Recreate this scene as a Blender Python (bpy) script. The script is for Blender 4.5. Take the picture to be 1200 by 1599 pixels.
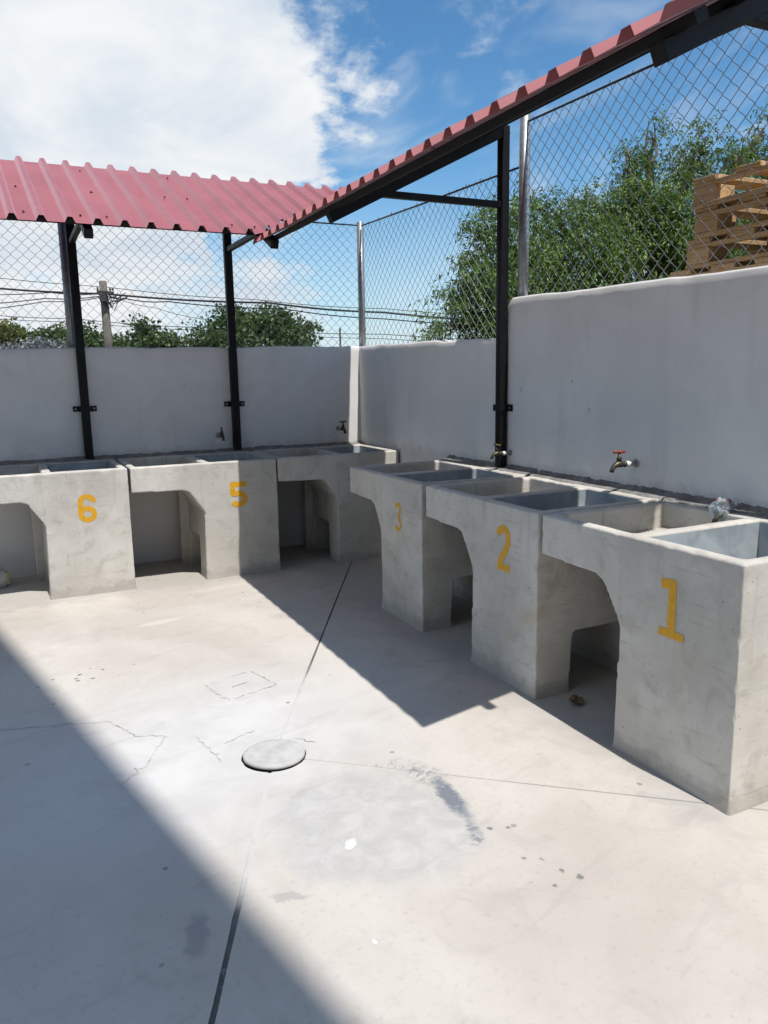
import bpy, bmesh, math, random
import numpy as np
from mathutils import Vector, Matrix, noise
from mathutils.bvhtree import BVHTree

for o in list(bpy.data.objects): bpy.data.objects.remove(o)
SC = bpy.context.scene
COL = SC.collection
rnd = random.Random(7)
NR = np.random.RandomState(11)

# ------------------------------------------------------------------ camera
CAM = Vector((-2.7948, -6.2557, 1.4503))
YAW, PITCH, ROLL, FPX = 0.4482, -0.1764, -0.0175, 1209.06
fw = Vector((math.sin(YAW)*math.cos(PITCH), math.cos(YAW)*math.cos(PITCH), math.sin(PITCH)))
r0 = Vector((math.cos(YAW), -math.sin(YAW), 0)); u0 = r0.cross(fw)
cr, sr = math.cos(ROLL), math.sin(ROLL)
rt = cr*r0 + sr*u0; up = -sr*r0 + cr*u0
cd = bpy.data.cameras.new('camera'); cam = bpy.data.objects.new('camera', cd); COL.objects.link(cam)
M = Matrix((rt, up, -fw)).transposed().to_4x4(); M.translation = CAM
cam.matrix_world = M
cd.sensor_fit = 'VERTICAL'; cd.sensor_height = 32.0; cd.lens = 32.0*FPX/1599.0
cd.clip_start = 0.05; cd.clip_end = 3000
SC.camera = cam
SC.cycles.use_adaptive_sampling = True; SC.cycles.adaptive_threshold = 0.02; SC.cycles.max_bounces = 6; SC.cycles.diffuse_bounces = 3; SC.cycles.glossy_bounces = 2; SC.cycles.transmission_bounces = 4; SC.cycles.caustics_reflective = False; SC.cycles.caustics_refractive = False

# ------------------------------------------------------------------ sun, sky, exposure
SUN = Vector((0.047, -0.47, 1.0)).normalized()           # towards the sun
EL = math.asin(SUN.z); AZ = math.atan2(SUN.x, SUN.y)
sd = bpy.data.lights.new('sun', 'SUN'); sd.energy = 5.0; sd.angle = math.radians(0.5); sd.color = (1.0, 0.965, 0.915)
so = bpy.data.objects.new('sun', sd); COL.objects.link(so)
so.rotation_euler = SUN.to_track_quat('Z', 'Y').to_euler(); so.location = (0, -20, 30)
SC.view_settings.view_transform = 'Standard'; SC.view_settings.look = 'None'
SC.view_settings.exposure = -0.06; SC.view_settings.gamma = 1.0; SC.view_settings.use_curve_mapping = False

class NT:
    """small helper round a node tree"""
    def __init__(s, tree): s.t = tree; s.n = tree.nodes; s.l = tree.links
    def new(s, typ, **kw):
        n = s.n.new(typ)
        for k, v in kw.items(): setattr(n, k, v)
        return n
    def put(s, sock, v):
        if v is None: return
        if hasattr(v, 'is_linked') or hasattr(v, 'links'): s.l.new(v, sock)
        else: sock.default_value = v
    def math(s, op, a, b=None, c=None, clamp=False):
        n = s.new('ShaderNodeMath', operation=op, use_clamp=clamp)
        for i, v in enumerate((a, b, c)): s.put(n.inputs[i], v)
        return n.outputs[0]
    def vmath(s, op, a, b=None, out=0):
        n = s.new('ShaderNodeVectorMath', operation=op)
        s.put(n.inputs[0], a); s.put(n.inputs[1], b)
        return n.outputs[out]
    def scale(s, a, k):
        n = s.new('ShaderNodeVectorMath', operation='SCALE'); s.put(n.inputs[0], a); s.put(n.inputs[3], k); return n.outputs[0]
    def noise(s, vec, scale, detail=4, rough=0.55, dist=0.0, col=False):
        n = s.new('ShaderNodeTexNoise'); s.put(n.inputs['Vector'], vec)
        n.inputs['Scale'].default_value = scale; n.inputs['Detail'].default_value = detail
        n.inputs['Roughness'].default_value = rough; n.inputs['Distortion'].default_value = dist
        return n.outputs['Color' if col else 'Fac']
    def voro(s, vec, scale, feat='F1', rand=1.0, out='Distance'):
        n = s.new('ShaderNodeTexVoronoi', feature=feat); s.put(n.inputs['Vector'], vec)
        n.inputs['Scale'].default_value = scale; n.inputs['Randomness'].default_value = rand
        return n.outputs[out]
    def ramp(s, fac, lo, hi, a=0.0, b=1.0, smooth=True):
        n = s.new('ShaderNodeMapRange', interpolation_type='SMOOTHSTEP' if smooth else 'LINEAR')
        s.put(n.inputs[0], fac); s.put(n.inputs[1], lo); s.put(n.inputs[2], hi); s.put(n.inputs[3], a); s.put(n.inputs[4], b)
        return n.outputs[0]
    def mix(s, fac, a, b, mode='MIX'):
        n = s.new('ShaderNodeMix', data_type='RGBA', blend_type=mode)
        s.put(n.inputs[0], fac)
        s.put(n.inputs[6], (*a, 1) if isinstance(a, tuple) and len(a) == 3 else a)
        s.put(n.inputs[7], (*b, 1) if isinstance(b, tuple) and len(b) == 3 else b)
        return n.outputs[2]
    def sep(s, v):
        n = s.new('ShaderNodeSeparateXYZ'); s.put(n.inputs[0], v); return n.outputs
    def comb(s, x, y, z):
        n = s.new('ShaderNodeCombineXYZ')
        for i, v in enumerate((x, y, z)): s.put(n.inputs[i], v)
        return n.outputs[0]

def pix_dir(u, v):
    return (fw + rt*((u-600)/FPX) - up*((v-799.5)/FPX)).normalized()

W = bpy.data.worlds.new('World'); SC.world = W; W.use_nodes = True
W.cycles.sampling_method = 'MANUAL'; W.cycles.sample_map_resolution = 512
w = NT(W.node_tree); w.n.clear()
sky = w.new('ShaderNodeTexSky', sky_type='NISHITA', sun_disc=False, sun_elevation=EL, sun_rotation=AZ % (2*math.pi))
sky.air_density = 1.0; sky.dust_density = 0.6; sky.ozone_density = 1.6; sky.altitude = 600
geo = w.new('ShaderNodeTexCoord'); D = w.vmath('NORMALIZE', geo.outputs['Generated'])
dx, dy, dz = w.sep(D)
# cumulus: noise in a flattened sky direction, plus the big clouds in view and unseen ones added for ambient light
flat = w.comb(dx, dy, w.math('MULTIPLY', dz, 1.9))
n1 = w.noise(flat, 2.1, 3, 0.56, 0.3)
n2 = w.noise(flat, 8.5, 5, 0.62, 0.25)
cov = w.math('ADD', w.math('MULTIPLY', n1, 0.42), w.math('MULTIPLY', n2, 1.0)); cov = w.math('SUBTRACT', cov, 0.225)
CLOUDS = [  # world direction, angular radius, gain
    (pix_dir(60, 30), 0.30, 0.50), (pix_dir(330, 60), 0.17, 0.26), (pix_dir(455, 110), 0.11, 0.17), (pix_dir(180, 225), 0.15, 0.30), (pix_dir(370, 235), 0.09, 0.26), (pix_dir(450, 228), 0.05, 0.15), (pix_dir(-350, 60), 0.40, 0.45),
    (pix_dir(20, 470), 0.12, 0.18), (pix_dir(255, 430), 0.055, 0.20), (pix_dir(420, 462), 0.075, 0.20), (pix_dir(520, 470), 0.05, 0.12), (pix_dir(640, 515), 0.075, 0.22), (pix_dir(220, 515), 0.12, 0.20), (pix_dir(420, 530), 0.11, 0.18), (pix_dir(330, 370), 0.07, -0.35), (pix_dir(480, 385), 0.09, -0.40), (pix_dir(620, 230), 0.12, -0.3), (pix_dir(600, 400), 0.09, -0.3), (pix_dir(30, 390), 0.08, -0.18),
    (Vector((-0.2, -0.9, 0.45)).normalized(), 0.45, 0.28), (Vector((0.9, -0.5, 0.5)).normalized(), 0.42, 0.26), (Vector((-0.85, -0.1, 0.6)).normalized(), 0.50, 0.30), (Vector((0.15, 0.25, 0.95)).normalized(), 0.30, 0.20),  # unseen clouds behind and overhead, added to make the ambient light less blue
]
DW = w.vmath('ADD', D, w.scale(w.vmath('SUBTRACT', w.noise(flat, 6.0, 6, 0.62, col=True), (0.5, 0.5, 0.5)), 0.24))
for c, rad, gain in CLOUDS:
    dd = w.vmath('DISTANCE', DW, tuple(c), out=1)
    cov = w.math('ADD', cov, w.ramp(dd, rad*1.25, rad*0.25, 0.0, gain))
mask = w.ramp(cov, 0.51, 0.88)
# thin high wisps
st = w.comb(w.math('MULTIPLY', w.math('ADD', dx, w.math('MULTIPLY', dz, 0.9)), 2.2), w.math('MULTIPLY', dy, 2.2), w.math('MULTIPLY', w.math('SUBTRACT', dz, w.math('MULTIPLY', dx, 0.5)), 8.0))
wn = w.noise(st, 1.6, 4, 0.62, 0.6)
wisp = w.ramp(wn, 0.47, 0.82, 0.0, 0.50)
haze = w.ramp(dz, 0.24, 0.0, 0.0, 0.65)
shade = w.noise(flat, 5.0, 5, 0.55, 0.4)
ccol = w.mix(w.ramp(shade, 0.35, 0.70), (0.68, 0.78, 0.90), (0.97, 1.0, 1.03))
skyc = w.new('ShaderNodeHueSaturation'); skyc.inputs['Saturation'].default_value = 1.22; skyc.inputs['Value'].default_value = 1.22
w.l.new(sky.outputs[0], skyc.inputs['Color'])
SKY_STRENGTH = 0.118
ccol_s = w.mix(1.0, ccol, (8.4, 8.3, 8.15), 'MULTIPLY')
hcol = w.mix(1.0, (0.66, 0.81, 1.0), (8.4, 8.3, 8.15), 'MULTIPLY')
c1 = w.mix(haze, w.mix(1.0, skyc.outputs[0], (0.92, 1.08, 1.06), 'MULTIPLY'), hcol)
c1 = w.mix(wisp, c1, ccol_s)
c2 = w.mix(mask, c1, ccol_s)
bg = w.new('ShaderNodeBackground'); w.l.new(c2, bg.inputs[0]); bg.inputs[1].default_value = SKY_STRENGTH
wo = w.new('ShaderNodeOutputWorld'); w.l.new(bg.outputs[0], wo.inputs[0])

# ------------------------------------------------------------------ materials
MAT = {}
def mat(name, fn):
    m = bpy.data.materials.new(name); m.use_nodes = True; t = NT(m.node_tree); t.n.clear()
    out = t.new('ShaderNodeOutputMaterial'); b = t.new('ShaderNodeBsdfPrincipled'); t.l.new(b.outputs[0], out.inputs[0])
    fn(t, b, out); MAT[name] = m; return m
def bump(t, b, h, strength=0.3, dist=0.01):
    n = t.new('ShaderNodeBump'); n.inputs['Strength'].default_value = strength; n.inputs['Distance'].default_value = dist
    t.put(n.inputs['Height'], h); t.l.new(n.outputs[0], b.inputs['Normal'])
def opos(t): return t.new('ShaderNodeTexCoord').outputs['Object']
def wpos(t): return t.new('ShaderNodeNewGeometry').outputs['Position']
def orand(t): return t.new('ShaderNodeObjectInfo').outputs['Random']

def m_tub(t, b, o):
    p = wpos(t); q = opos(t); x, y, z = t.sep(q)
    big = t.noise(p, 2.3, 6, 0.6, 0.4); med = t.noise(p, 9, 6, 0.62, 0.5); fine = t.noise(p, 70, 4, 0.6)
    c = t.mix(t.ramp(big, 0.33, 0.68), (0.50, 0.474, 0.43), (0.63, 0.605, 0.56))
    c = t.mix(t.ramp(med, 0.50, 0.70, 0, 0.52), c, (0.37, 0.345, 0.305))
    c = t.mix(t.ramp(t.noise(p, 5.3, 5, 0.6, 0.8), 0.58, 0.74, 0, 0.60), c, (0.65, 0.63, 0.59))
    # trowel streaks
    sv = t.comb(t.math('MULTIPLY', x, 3.0), t.math('MULTIPLY', y, 3.0), t.math('MULTIPLY', z, 26.0))
    c = t.mix(t.ramp(t.noise(sv, 1.6, 4, 0.6, 1.4), 0.56, 0.76, 0, 0.55), c, (0.33, 0.31, 0.275))
    # ochre water stains
    oc = t.math('MULTIPLY', t.ramp(t.noise(p, 2.9, 4, 0.6, 0.7), 0.56, 0.72), t.ramp(z, 0.62, 0.30, 0, 0.5))
    c = t.mix(oc, c, (0.50, 0.44, 0.31))
    # splashed cement along the foot
    zz = t.math('ADD', z, t.math('MULTIPLY', t.math('SUBTRACT', t.noise(p, 11, 5, 0.65), 0.5), 0.14))
    c = t.mix(t.ramp(zz, 0.085, 0.030, 0, 0.50), c, (0.29, 0.27, 0.24))
    # damp and soap streaks running down from the rim
    dv = t.comb(t.math('MULTIPLY', x, 16.0), t.math('MULTIPLY', y, 16.0), t.math('MULTIPLY', z, 0.9))
    dsk = t.math('MULTIPLY', t.ramp(t.noise(dv, 1.1, 4, 0.6, 0.3), 0.55, 0.72), t.ramp(z, 0.25, 0.8, 0.0, 0.45))
    c = t.mix(dsk, c, (0.345, 0.325, 0.295))
    c = t.mix(t.ramp(fine, 0.56, 0.80, 0, 0.35), c, (0.34, 0.32, 0.285))
    # pin holes
    v = t.voro(p, 26, 'F1'); pick = t.ramp(t.noise(p, 5, 2), 0.47, 0.56)
    c = t.mix(t.math('MULTIPLY', t.ramp(v, 0.085, 0.05), pick), c, (0.07, 0.065, 0.06))
    t.put(b.inputs['Base Color'], c); b.inputs['Roughness'].default_value = 0.85; b.inputs['Specular IOR Level'].default_value = 0.3
    h = t.math('ADD', t.math('MULTIPLY', fine, 0.25), t.math('ADD', t.math('MULTIPLY', med, 1.0), t.math('MULTIPLY', t.ramp(v, 0.0, 0.09), 0.3)))
    bump(t, b, h, 0.45, 0.006)
mat('tub_concrete', m_tub)

def m_lining(t, b, o):
    p = wpos(t)
    c = t.mix(t.ramp(t.noise(p, 6, 6, 0.6, 0.5), 0.35, 0.7), (0.32, 0.36, 0.395), (0.48, 0.53, 0.56))
    c = t.mix(t.ramp(t.noise(p, 19, 5, 0.6, 0.9), 0.56, 0.75, 0, 0.4), c, (0.27, 0.30, 0.325))
    t.put(b.inputs['Base Color'], c); b.inputs['Roughness'].default_value = 0.42
    bump(t, b, t.noise(p, 25, 4), 0.2, 0.004)
mat('cement_slurry', m_lining)

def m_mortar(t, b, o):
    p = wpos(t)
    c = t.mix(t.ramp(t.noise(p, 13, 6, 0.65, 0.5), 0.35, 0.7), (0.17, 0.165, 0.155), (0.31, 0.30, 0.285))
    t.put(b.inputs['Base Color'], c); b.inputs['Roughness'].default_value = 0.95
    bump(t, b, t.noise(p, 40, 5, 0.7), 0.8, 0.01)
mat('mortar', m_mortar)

def m_wall(t, b, o):
    p = wpos(t); x, y, z = t.sep(p)
    c = t.mix(t.ramp(t.noise(p, 1.6, 7, 0.65, 0.8), 0.3, 0.7), (0.77, 0.755, 0.745), (0.86, 0.85, 0.845))
    sv = t.comb(t.math('MULTIPLY', x, 5.0), t.math('MULTIPLY', y, 5.0), t.math('MULTIPLY', z, 0.5))
    c = t.mix(t.ramp(t.noise(sv, 1.4, 5, 0.6, 0.3), 0.52, 0.78, 0, 0.34), c, (0.58, 0.565, 0.55))
    # scuffs and knocks
    sc = t.math('MULTIPLY', t.ramp(t.voro(p, 5.5), 0.12, 0.05), t.ramp(t.noise(p, 30, 4, 0.7), 0.52, 0.62))
    c = t.mix(t.math('MULTIPLY', sc, 0.55), c, (0.33, 0.32, 0.31))
    # damp smudges low down, cement splashes over the tubs
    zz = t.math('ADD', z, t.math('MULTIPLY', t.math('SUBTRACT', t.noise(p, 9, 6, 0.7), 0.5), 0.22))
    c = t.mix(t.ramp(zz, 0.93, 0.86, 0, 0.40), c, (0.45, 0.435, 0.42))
    t.put(b.inputs['Base Color'], c); b.inputs['Roughness'].default_value = 0.8; b.inputs['Specular IOR Level'].default_value = 0.25
    h = t.math('ADD', t.math('MULTIPLY', t.noise(p, 3.0, 3, 0.5), 1.0), t.math('MULTIPLY', t.noise(p, 60, 4, 0.6), 0.10))
    bump(t, b, h, 0.35, 0.012)
mat('white_plaster', m_wall)

def m_floor(t, b, o):
    p = wpos(t); x, y, z = t.sep(p)
    n = t.noise(p, 0.9, 6, 0.6, 0.5); n5 = t.noise(p, 5, 6, 0.62, 0.6); nf = t.noise(p, 45, 5, 0.65)
    c = t.mix(t.ramp(n, 0.32, 0.68), (0.480, 0.436, 0.388), (0.580, 0.540, 0.492))
    c = t.mix(t.ramp(n5, 0.50, 0.74, 0, 0.50), c, (0.405, 0.37, 0.33))
    c = t.mix(t.ramp(nf, 0.53, 0.76, 0, 0.48), c, (0.35, 0.32, 0.285))
    c = t.mix(t.ramp(t.noise(p, 2.3, 6, 0.7, 1.2), 0.57, 0.70, 0, 0.35), c, (0.62, 0.59, 0.55))
    warp = t.vmath('ADD', p, t.scale(t.vmath('SUBTRACT', t.noise(p, 4.0, 5, 0.6, col=True), (0.5, 0.5, 0.5)), 0.34))
    warp2 = t.vmath('ADD', p, t.scale(t.vmath('SUBTRACT', t.noise(p, 14.0, 6, 0.7, col=True), (0.5, 0.5, 0.5)), 0.10))
    warp3 = t.vmath('ADD', p, t.scale(t.vmath('SUBTRACT', t.noise(p, 26.0, 4, 0.6, col=True), (0.5, 0.5, 0.5)), 0.03))
    def ell(v, cx, cy, rx, ry, ang=0.0, soft=0.25, k=1.0):
        vx, vy, vz = t.sep(v)
        X = t.math('SUBTRACT', vx, cx); Y = t.math('SUBTRACT', vy, cy); ca, sa = math.cos(ang), math.sin(ang)
        a = t.math('ADD', t.math('MULTIPLY', X, ca/rx), t.math('MULTIPLY', Y, sa/rx))
        e = t.math('ADD', t.math('MULTIPLY', X, -sa/ry), t.math('MULTIPLY', Y, ca/ry))
        d = t.math('SQRT', t.math('ADD', t.math('MULTIPLY', a, a), t.math('MULTIPLY', e, e)))
        return t.ramp(d, 1.0+soft*0.5, 1.0-soft*0.5, 0.0, k), d
    # pale lime bloom around the drain
    m, _ = ell(warp, -2.22, -3.35, 0.85, 0.62, 0.5, 1.3, 0.85)
    c = t.mix(m, c, t.mix(t.ramp(n5, 0.3, 0.7), (0.525, 0.515, 0.505), (0.625, 0.615, 0.605)))
    # smooth grey cement mixed here once: round patch
    m, d = ell(warp, -1.84, -4.14, 0.30, 0.35, 0.42, 0.36, 0.80)
    c = t.mix(m, c, t.mix(t.ramp(t.noise(p, 11, 6, 0.65, 0.8), 0.35, 0.7), (0.425, 0.415, 0.402), (0.525, 0.515, 0.50)))
    # dark splash on its edge with radiating streaks
    ang = t.math('ARCTAN2', t.math('SUBTRACT', y, -4.13), t.math('SUBTRACT', x, -1.82))
    sk = t.noise(t.comb(t.math('MULTIPLY', ang, 8.0), t.math('MULTIPLY', d, 1.3), 0.0), 2.6, 4, 0.7, 0.5)
    bl = t.noise(p, 34, 5, 0.7, 0.4)
    for (cx, cy, rx, ry, an, k, lo) in ((-1.530, -4.12, 0.032, 0.135, -0.12, 0.95, 0.30), (-1.575, -4.34, 0.020, 0.07, -0.3, 0.8, 0.42), (-1.53, -3.95, 0.055, 0.085, 0.35, 0.75, 0.45), (-1.60, -3.83, 0.09, 0.05, -0.5, 0.6, 0.49)):
        m2, _ = ell(warp2, cx, cy, rx, ry, an, 0.9, k)
        f2 = t.ramp(t.math('ADD', t.math('MULTIPLY', bl, 0.55), t.math('MULTIPLY', sk, 0.45)), lo, lo+0.14)
        c = t.mix(t.math('MULTIPLY', m2, f2), c, (0.165, 0.185, 0.215))
    # oily smudges
    for (cx, cy, rx, ry, an, k) in ((-2.47, -4.40, 0.030, 0.080, -0.25, 0.50), (-2.20, -4.36, 0.014, 0.05, 1.1, 0.40)):
        m, _ = ell(warp2, cx, cy, rx, ry, an, 0.7, k); c = t.mix(m, c, (0.23, 0.23, 0.245))
    # white plaster drops
    for (cx, cy, rx, ry, an, k) in ((-1.947, -4.208, 0.016, 0.030, -0.75, 0.6), (-2.06, -4.63, 0.007, 0.009, 0, 0.7), (-2.08, -1.62, 0.14, 0.035, 0.2, 0.25)):
        m, _ = ell(warp3, cx, cy, rx, ry, an, 0.4, k); c = t.mix(m, c, (0.76, 0.755, 0.74))
    # long faint sweep marks
    sv = t.comb(t.math('MULTIPLY', t.math('ADD', x, t.math('MULTIPLY', y, 0.35)), 2.0), t.math('MULTIPLY', t.math('SUBTRACT', y, t.math('MULTIPLY', x, 0.35)), 11.0), 0.0)
    c = t.mix(t.ramp(t.noise(sv, 1.1, 5, 0.6, 0.8), 0.55, 0.76, 0, 0.34), c, (0.37, 0.34, 0.31))
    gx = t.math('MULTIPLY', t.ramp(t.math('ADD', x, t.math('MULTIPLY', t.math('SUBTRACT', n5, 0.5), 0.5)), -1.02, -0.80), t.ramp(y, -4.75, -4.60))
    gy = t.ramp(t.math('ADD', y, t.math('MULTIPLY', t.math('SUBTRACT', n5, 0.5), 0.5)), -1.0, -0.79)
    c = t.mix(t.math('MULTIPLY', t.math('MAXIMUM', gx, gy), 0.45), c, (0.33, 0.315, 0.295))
    tv = t.comb(t.math('ADD', t.math('MULTIPLY', x, 30.0), t.math('MULTIPLY', y, 11.0)), t.math('SUBTRACT', t.math('MULTIPLY', y, 4.0), t.math('MULTIPLY', x, 2.0)), 0.0)
    c = t.mix(t.ramp(t.noise(tv, 1.3, 4, 0.7, 1.0), 0.62, 0.74, 0, 0.22), c, (0.66, 0.63, 0.59))
    # droplets
    spot = t.ramp(t.voro(warp3, 6.5), 0.085, 0.05); sel = t.ramp(t.noise(p, 1.9, 3, 0.6), 0.46, 0.56)
    c = t.mix(t.math('MULTIPLY', t.math('MULTIPLY', spot, sel), 0.72), c, (0.19, 0.18, 0.17))
    spot2 = t.ramp(t.voro(warp3, 17), 0.22, 0.13)
    near = t.math('MAXIMUM', ell(p, -1.45, -4.66, 0.11, 0.09, 0.4, 1.2)[0], ell(p, -2.62, -2.33, 0.30, 0.10, 0.2, 1.2)[0])
    near = t.math('MAXIMUM', near, ell(p, -1.50, -4.42, 0.09, 0.14, 0.2, 1.2)[0])
    c = t.mix(t.math('MULTIPLY', t.math('MULTIPLY', spot2, near), 0.80), c, (0.15, 0.145, 0.14))
    t.put(b.inputs['Base Color'], c); b.inputs['Roughness'].default_value = 0.78; b.inputs['Specular IOR Level'].default_value = 0.3
    h = t.math('ADD', t.math('MULTIPLY', n5, 0.8), t.math('ADD', t.math('MULTIPLY', nf, 0.22), t.math('MULTIPLY', t.noise(p, 160, 3, 0.6), 0.12)))
    bump(t, b, h, 0.30, 0.006)
mat('floor_concrete', m_floor)

def m_joint(t, b, o):
    p = wpos(t)
    d = t.vmath('DISTANCE', p, (-1.99, -3.55, 0.0), out=1)
    f = t.ramp(t.math('ADD', d, t.math('MULTIPLY', t.math('SUBTRACT', t.noise(p, 6, 4, 0.6), 0.5), 0.9)), 0.55, 1.05)
    x, y, z = t.sep(p)
    side = t.math('MULTIPLY', t.ramp(x, -1.95, -1.75), t.ramp(y, -3.3, -3.6))        # dust fills the joint to the tubs
    f = t.math('MULTIPLY', f, t.math('SUBTRACT', 1.0, t.math('MULTIPLY', side, 0.45)))
    c = t.mix(f, (0.53, 0.515, 0.50), (0.13, 0.126, 0.122))
    c = t.mix(t.ramp(t.noise(p, 40, 4, 0.7), 0.60, 0.72, 0, 0.6), c, (0.5, 0.49, 0.47))
    t.put(b.inputs['Base Color'], c); b.inputs['Roughness'].default_value = 0.9
mat('joint_filler', m_joint)

def m_plain(col, rough=0.6, metal=0.0, spec=0.5, n=None, var=0.25, bumps=0.0):
    def f(t, b, o):
        p = opos(t) if n is None else opos(t)
        c = t.mix(t.ramp(t.noise(p, n or 12, 5, 0.6, 0.3), 0.3, 0.7), tuple(v*(1-var) for v in col), tuple(min(1, v*(1+var)) for v in col))
        t.put(b.inputs['Base Color'], c); b.inputs['Roughness'].default_value = rough; b.inputs['Metallic'].default_value = metal
        b.inputs['Specular IOR Level'].default_value = spec
        if bumps: bump(t, b, t.noise(p, 40, 4, 0.6), bumps, 0.004)
    return f
mat('black_steel', m_plain((0.008, 0.008, 0.010), 0.5, 0, 0.25, 9, 0.3))
mat('galvanised', m_plain((0.36, 0.37, 0.38), 0.42, 0.7, 0.5, 30, 0.18))
mat('wire', m_plain((0.33, 0.34, 0.345), 0.5, 0.35, 0.5, 30, 0.2))
mat('rail_steel', m_plain((0.05, 0.045, 0.045), 0.6, 0.3, 0.5, 30, 0.4))
mat('brass', m_plain((0.21, 0.155, 0.075), 0.38, 0.85, 0.5, 60, 0.3))
mat('dark_brass', m_plain((0.10, 0.085, 0.06), 0.45, 0.7, 0.5, 60, 0.3))
mat('red_enamel', m_plain((0.30, 0.035, 0.02), 0.4, 0, 0.5, 60, 0.3))
mat('thread_tape', m_plain((0.80, 0.80, 0.80), 0.6, 0, 0.4, 60, 0.05))
mat('screw', m_plain((0.05, 0.03, 0.03), 0.6, 0.3, 0.5, 60, 0.3))
mat('white_foam', m_plain((0.70, 0.70, 0.67), 0.7, 0, 0.3, 14, 0.12, 0.3))
mat('yellow_foam', m_plain((0.50, 0.46, 0.22), 0.7, 0, 0.3, 14, 0.25, 0.3))
mat('dry_leaf', m_plain((0.16, 0.10, 0.05), 0.8, 0, 0.3, 30, 0.5, 0.4))
mat('lid_concrete', m_plain((0.49, 0.48, 0.465), 0.75, 0, 0.3, 14, 0.12, 0.3))
mat('hole', m_plain((0.05, 0.045, 0.04), 0.95, 0, 0.2, 14, 0.3))
mat('crack', m_plain((0.33, 0.32, 0.31), 0.95, 0, 0.1, 40, 0.5))
mat('building_paint', m_plain((0.62, 0.60, 0.56), 0.8, 0, 0.3, 2, 0.08))
mat('building_trim', m_plain((0.40, 0.39, 0.37), 0.8, 0, 0.3, 2, 0.1))
mat('window_glass', m_plain((0.03, 0.04, 0.05), 0.08, 0, 0.6, 2, 0.1))
mat('cable', m_plain((0.02, 0.02, 0.022), 0.6, 0, 0.3, 2, 0.1))
mat('weathered_pole', m_plain((0.15, 0.132, 0.112), 0.9, 0, 0.2, 5, 0.3, 0.4))
mat('bark', m_plain((0.12, 0.095, 0.07), 0.9, 0, 0.2, 8, 0.4, 0.6))

def m_number(t, b, o):
    p = wpos(t)
    c = t.mix(t.ramp(t.noise(p, 55, 5, 0.65), 0.42, 0.72), (0.72, 0.37, 0.010), (0.60, 0.31, 0.018))
    t.put(b.inputs['Base Color'], c); b.inputs['Roughness'].default_value = 0.6
mat('ochre_paint', m_number)

def m_roof(t, b, o):
    p = wpos(t)
    n = t.noise(p, 2.5, 6, 0.6, 0.4)
    c = t.mix(t.ramp(n, 0.3, 0.7), (0.29, 0.066, 0.074), (0.35, 0.090, 0.100))
    c = t.mix(t.ramp(t.noise(p, 14, 6, 0.7, 0.4), 0.55, 0.80, 0, 0.45), c, (0.42, 0.17, 0.18))
    t.put(b.inputs['Base Color'], c); b.inputs['Roughness'].default_value = 0.62; b.inputs['Specular IOR Level'].default_value = 0.45
    b.inputs['Sheen Weight'].default_value = 0.7; b.inputs['Sheen Roughness'].default_value = 0.42; b.inputs['Sheen Tint'].default_value = (1.0, 0.88, 0.95, 1)
    bump(t, b, n, 0.12, 0.01)
mat('red_sheet', m_roof)

def m_wood(t, b, o):
    p = opos(t); x, y, z = t.sep(p); r = orand(t)
    q = t.comb(t.math('MULTIPLY', x, 10.0), t.math('MULTIPLY', y, 1.2), t.math('ADD', t.math('MULTIPLY', z, 16.0), t.math('MULTIPLY', r, 40.0)))
    g = t.noise(q, 3.5, 6, 0.6, 0.9)
    c = t.mix(t.ramp(g, 0.3, 0.7), (0.44, 0.26, 0.11), (0.64, 0.43, 0.22))
    c = t.mix(t.math('MULTIPLY', r, 0.35), c, (0.28, 0.19, 0.11))
    t.put(b.inputs['Base Color'], c); b.inputs['Roughness'].default_value = 0.75
    bump(t, b, g, 0.25, 0.004)
mat('pallet_wood', m_wood)

def m_leaf(c1, c2, c3):
    def f(t, b, o):
        p = wpos(t)
        n = t.noise(p, 1.5, 4, 0.6); n2 = t.noise(p, 31, 3, 0.6)
        c = t.mix(t.ramp(n, 0.35, 0.65), c1, c2); c = t.mix(t.ramp(n2, 0.45, 0.8, 0, 0.75), c, c3)
        t.put(b.inputs['Base Color'], c); b.inputs['Roughness'].default_value = 0.45; b.inputs['Specular IOR Level'].default_value = 0.35
        tr = t.new('ShaderNodeBsdfTranslucent'); t.put(tr.inputs[0], t.mix(0.5, c, (0.16, 0.26, 0.03)))
        mx = t.new('ShaderNodeMixShader'); mx.inputs[0].default_value = 0.16
        t.l.new(b.outputs[0], mx.inputs[1]); t.l.new(tr.outputs[0], mx.inputs[2]); t.l.new(mx.outputs[0], o.inputs[0])
    return f
mat('ficus_leaf', m_leaf((0.070, 0.135, 0.022), (0.130, 0.215, 0.036), (0.20, 0.27, 0.065)))
mat('far_leaf', m_leaf((0.050, 0.085, 0.026), (0.075, 0.115, 0.035), (0.10, 0.14, 0.05)))
mat('olive_leaf', m_leaf((0.09, 0.11, 0.03), (0.14, 0.14, 0.035), (0.19, 0.16, 0.05)))
mat('pale_leaf', m_leaf((0.16, 0.17, 0.17), (0.28, 0.28, 0.32), (0.36, 0.36, 0.42)))

def m_ground(t, b, o):
    p = wpos(t)
    c = t.mix(t.ramp(t.noise(p, 0.6, 8, 0.65), 0.35, 0.65), (0.19, 0.15, 0.11), (0.11, 0.13, 0.06))
    t.put(b.inputs['Base Color'], c); b.inputs['Roughness'].default_value = 0.95
    bump(t, b, t.noise(p, 9, 5), 0.5, 0.03)
mat('earth', m_ground)

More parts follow.
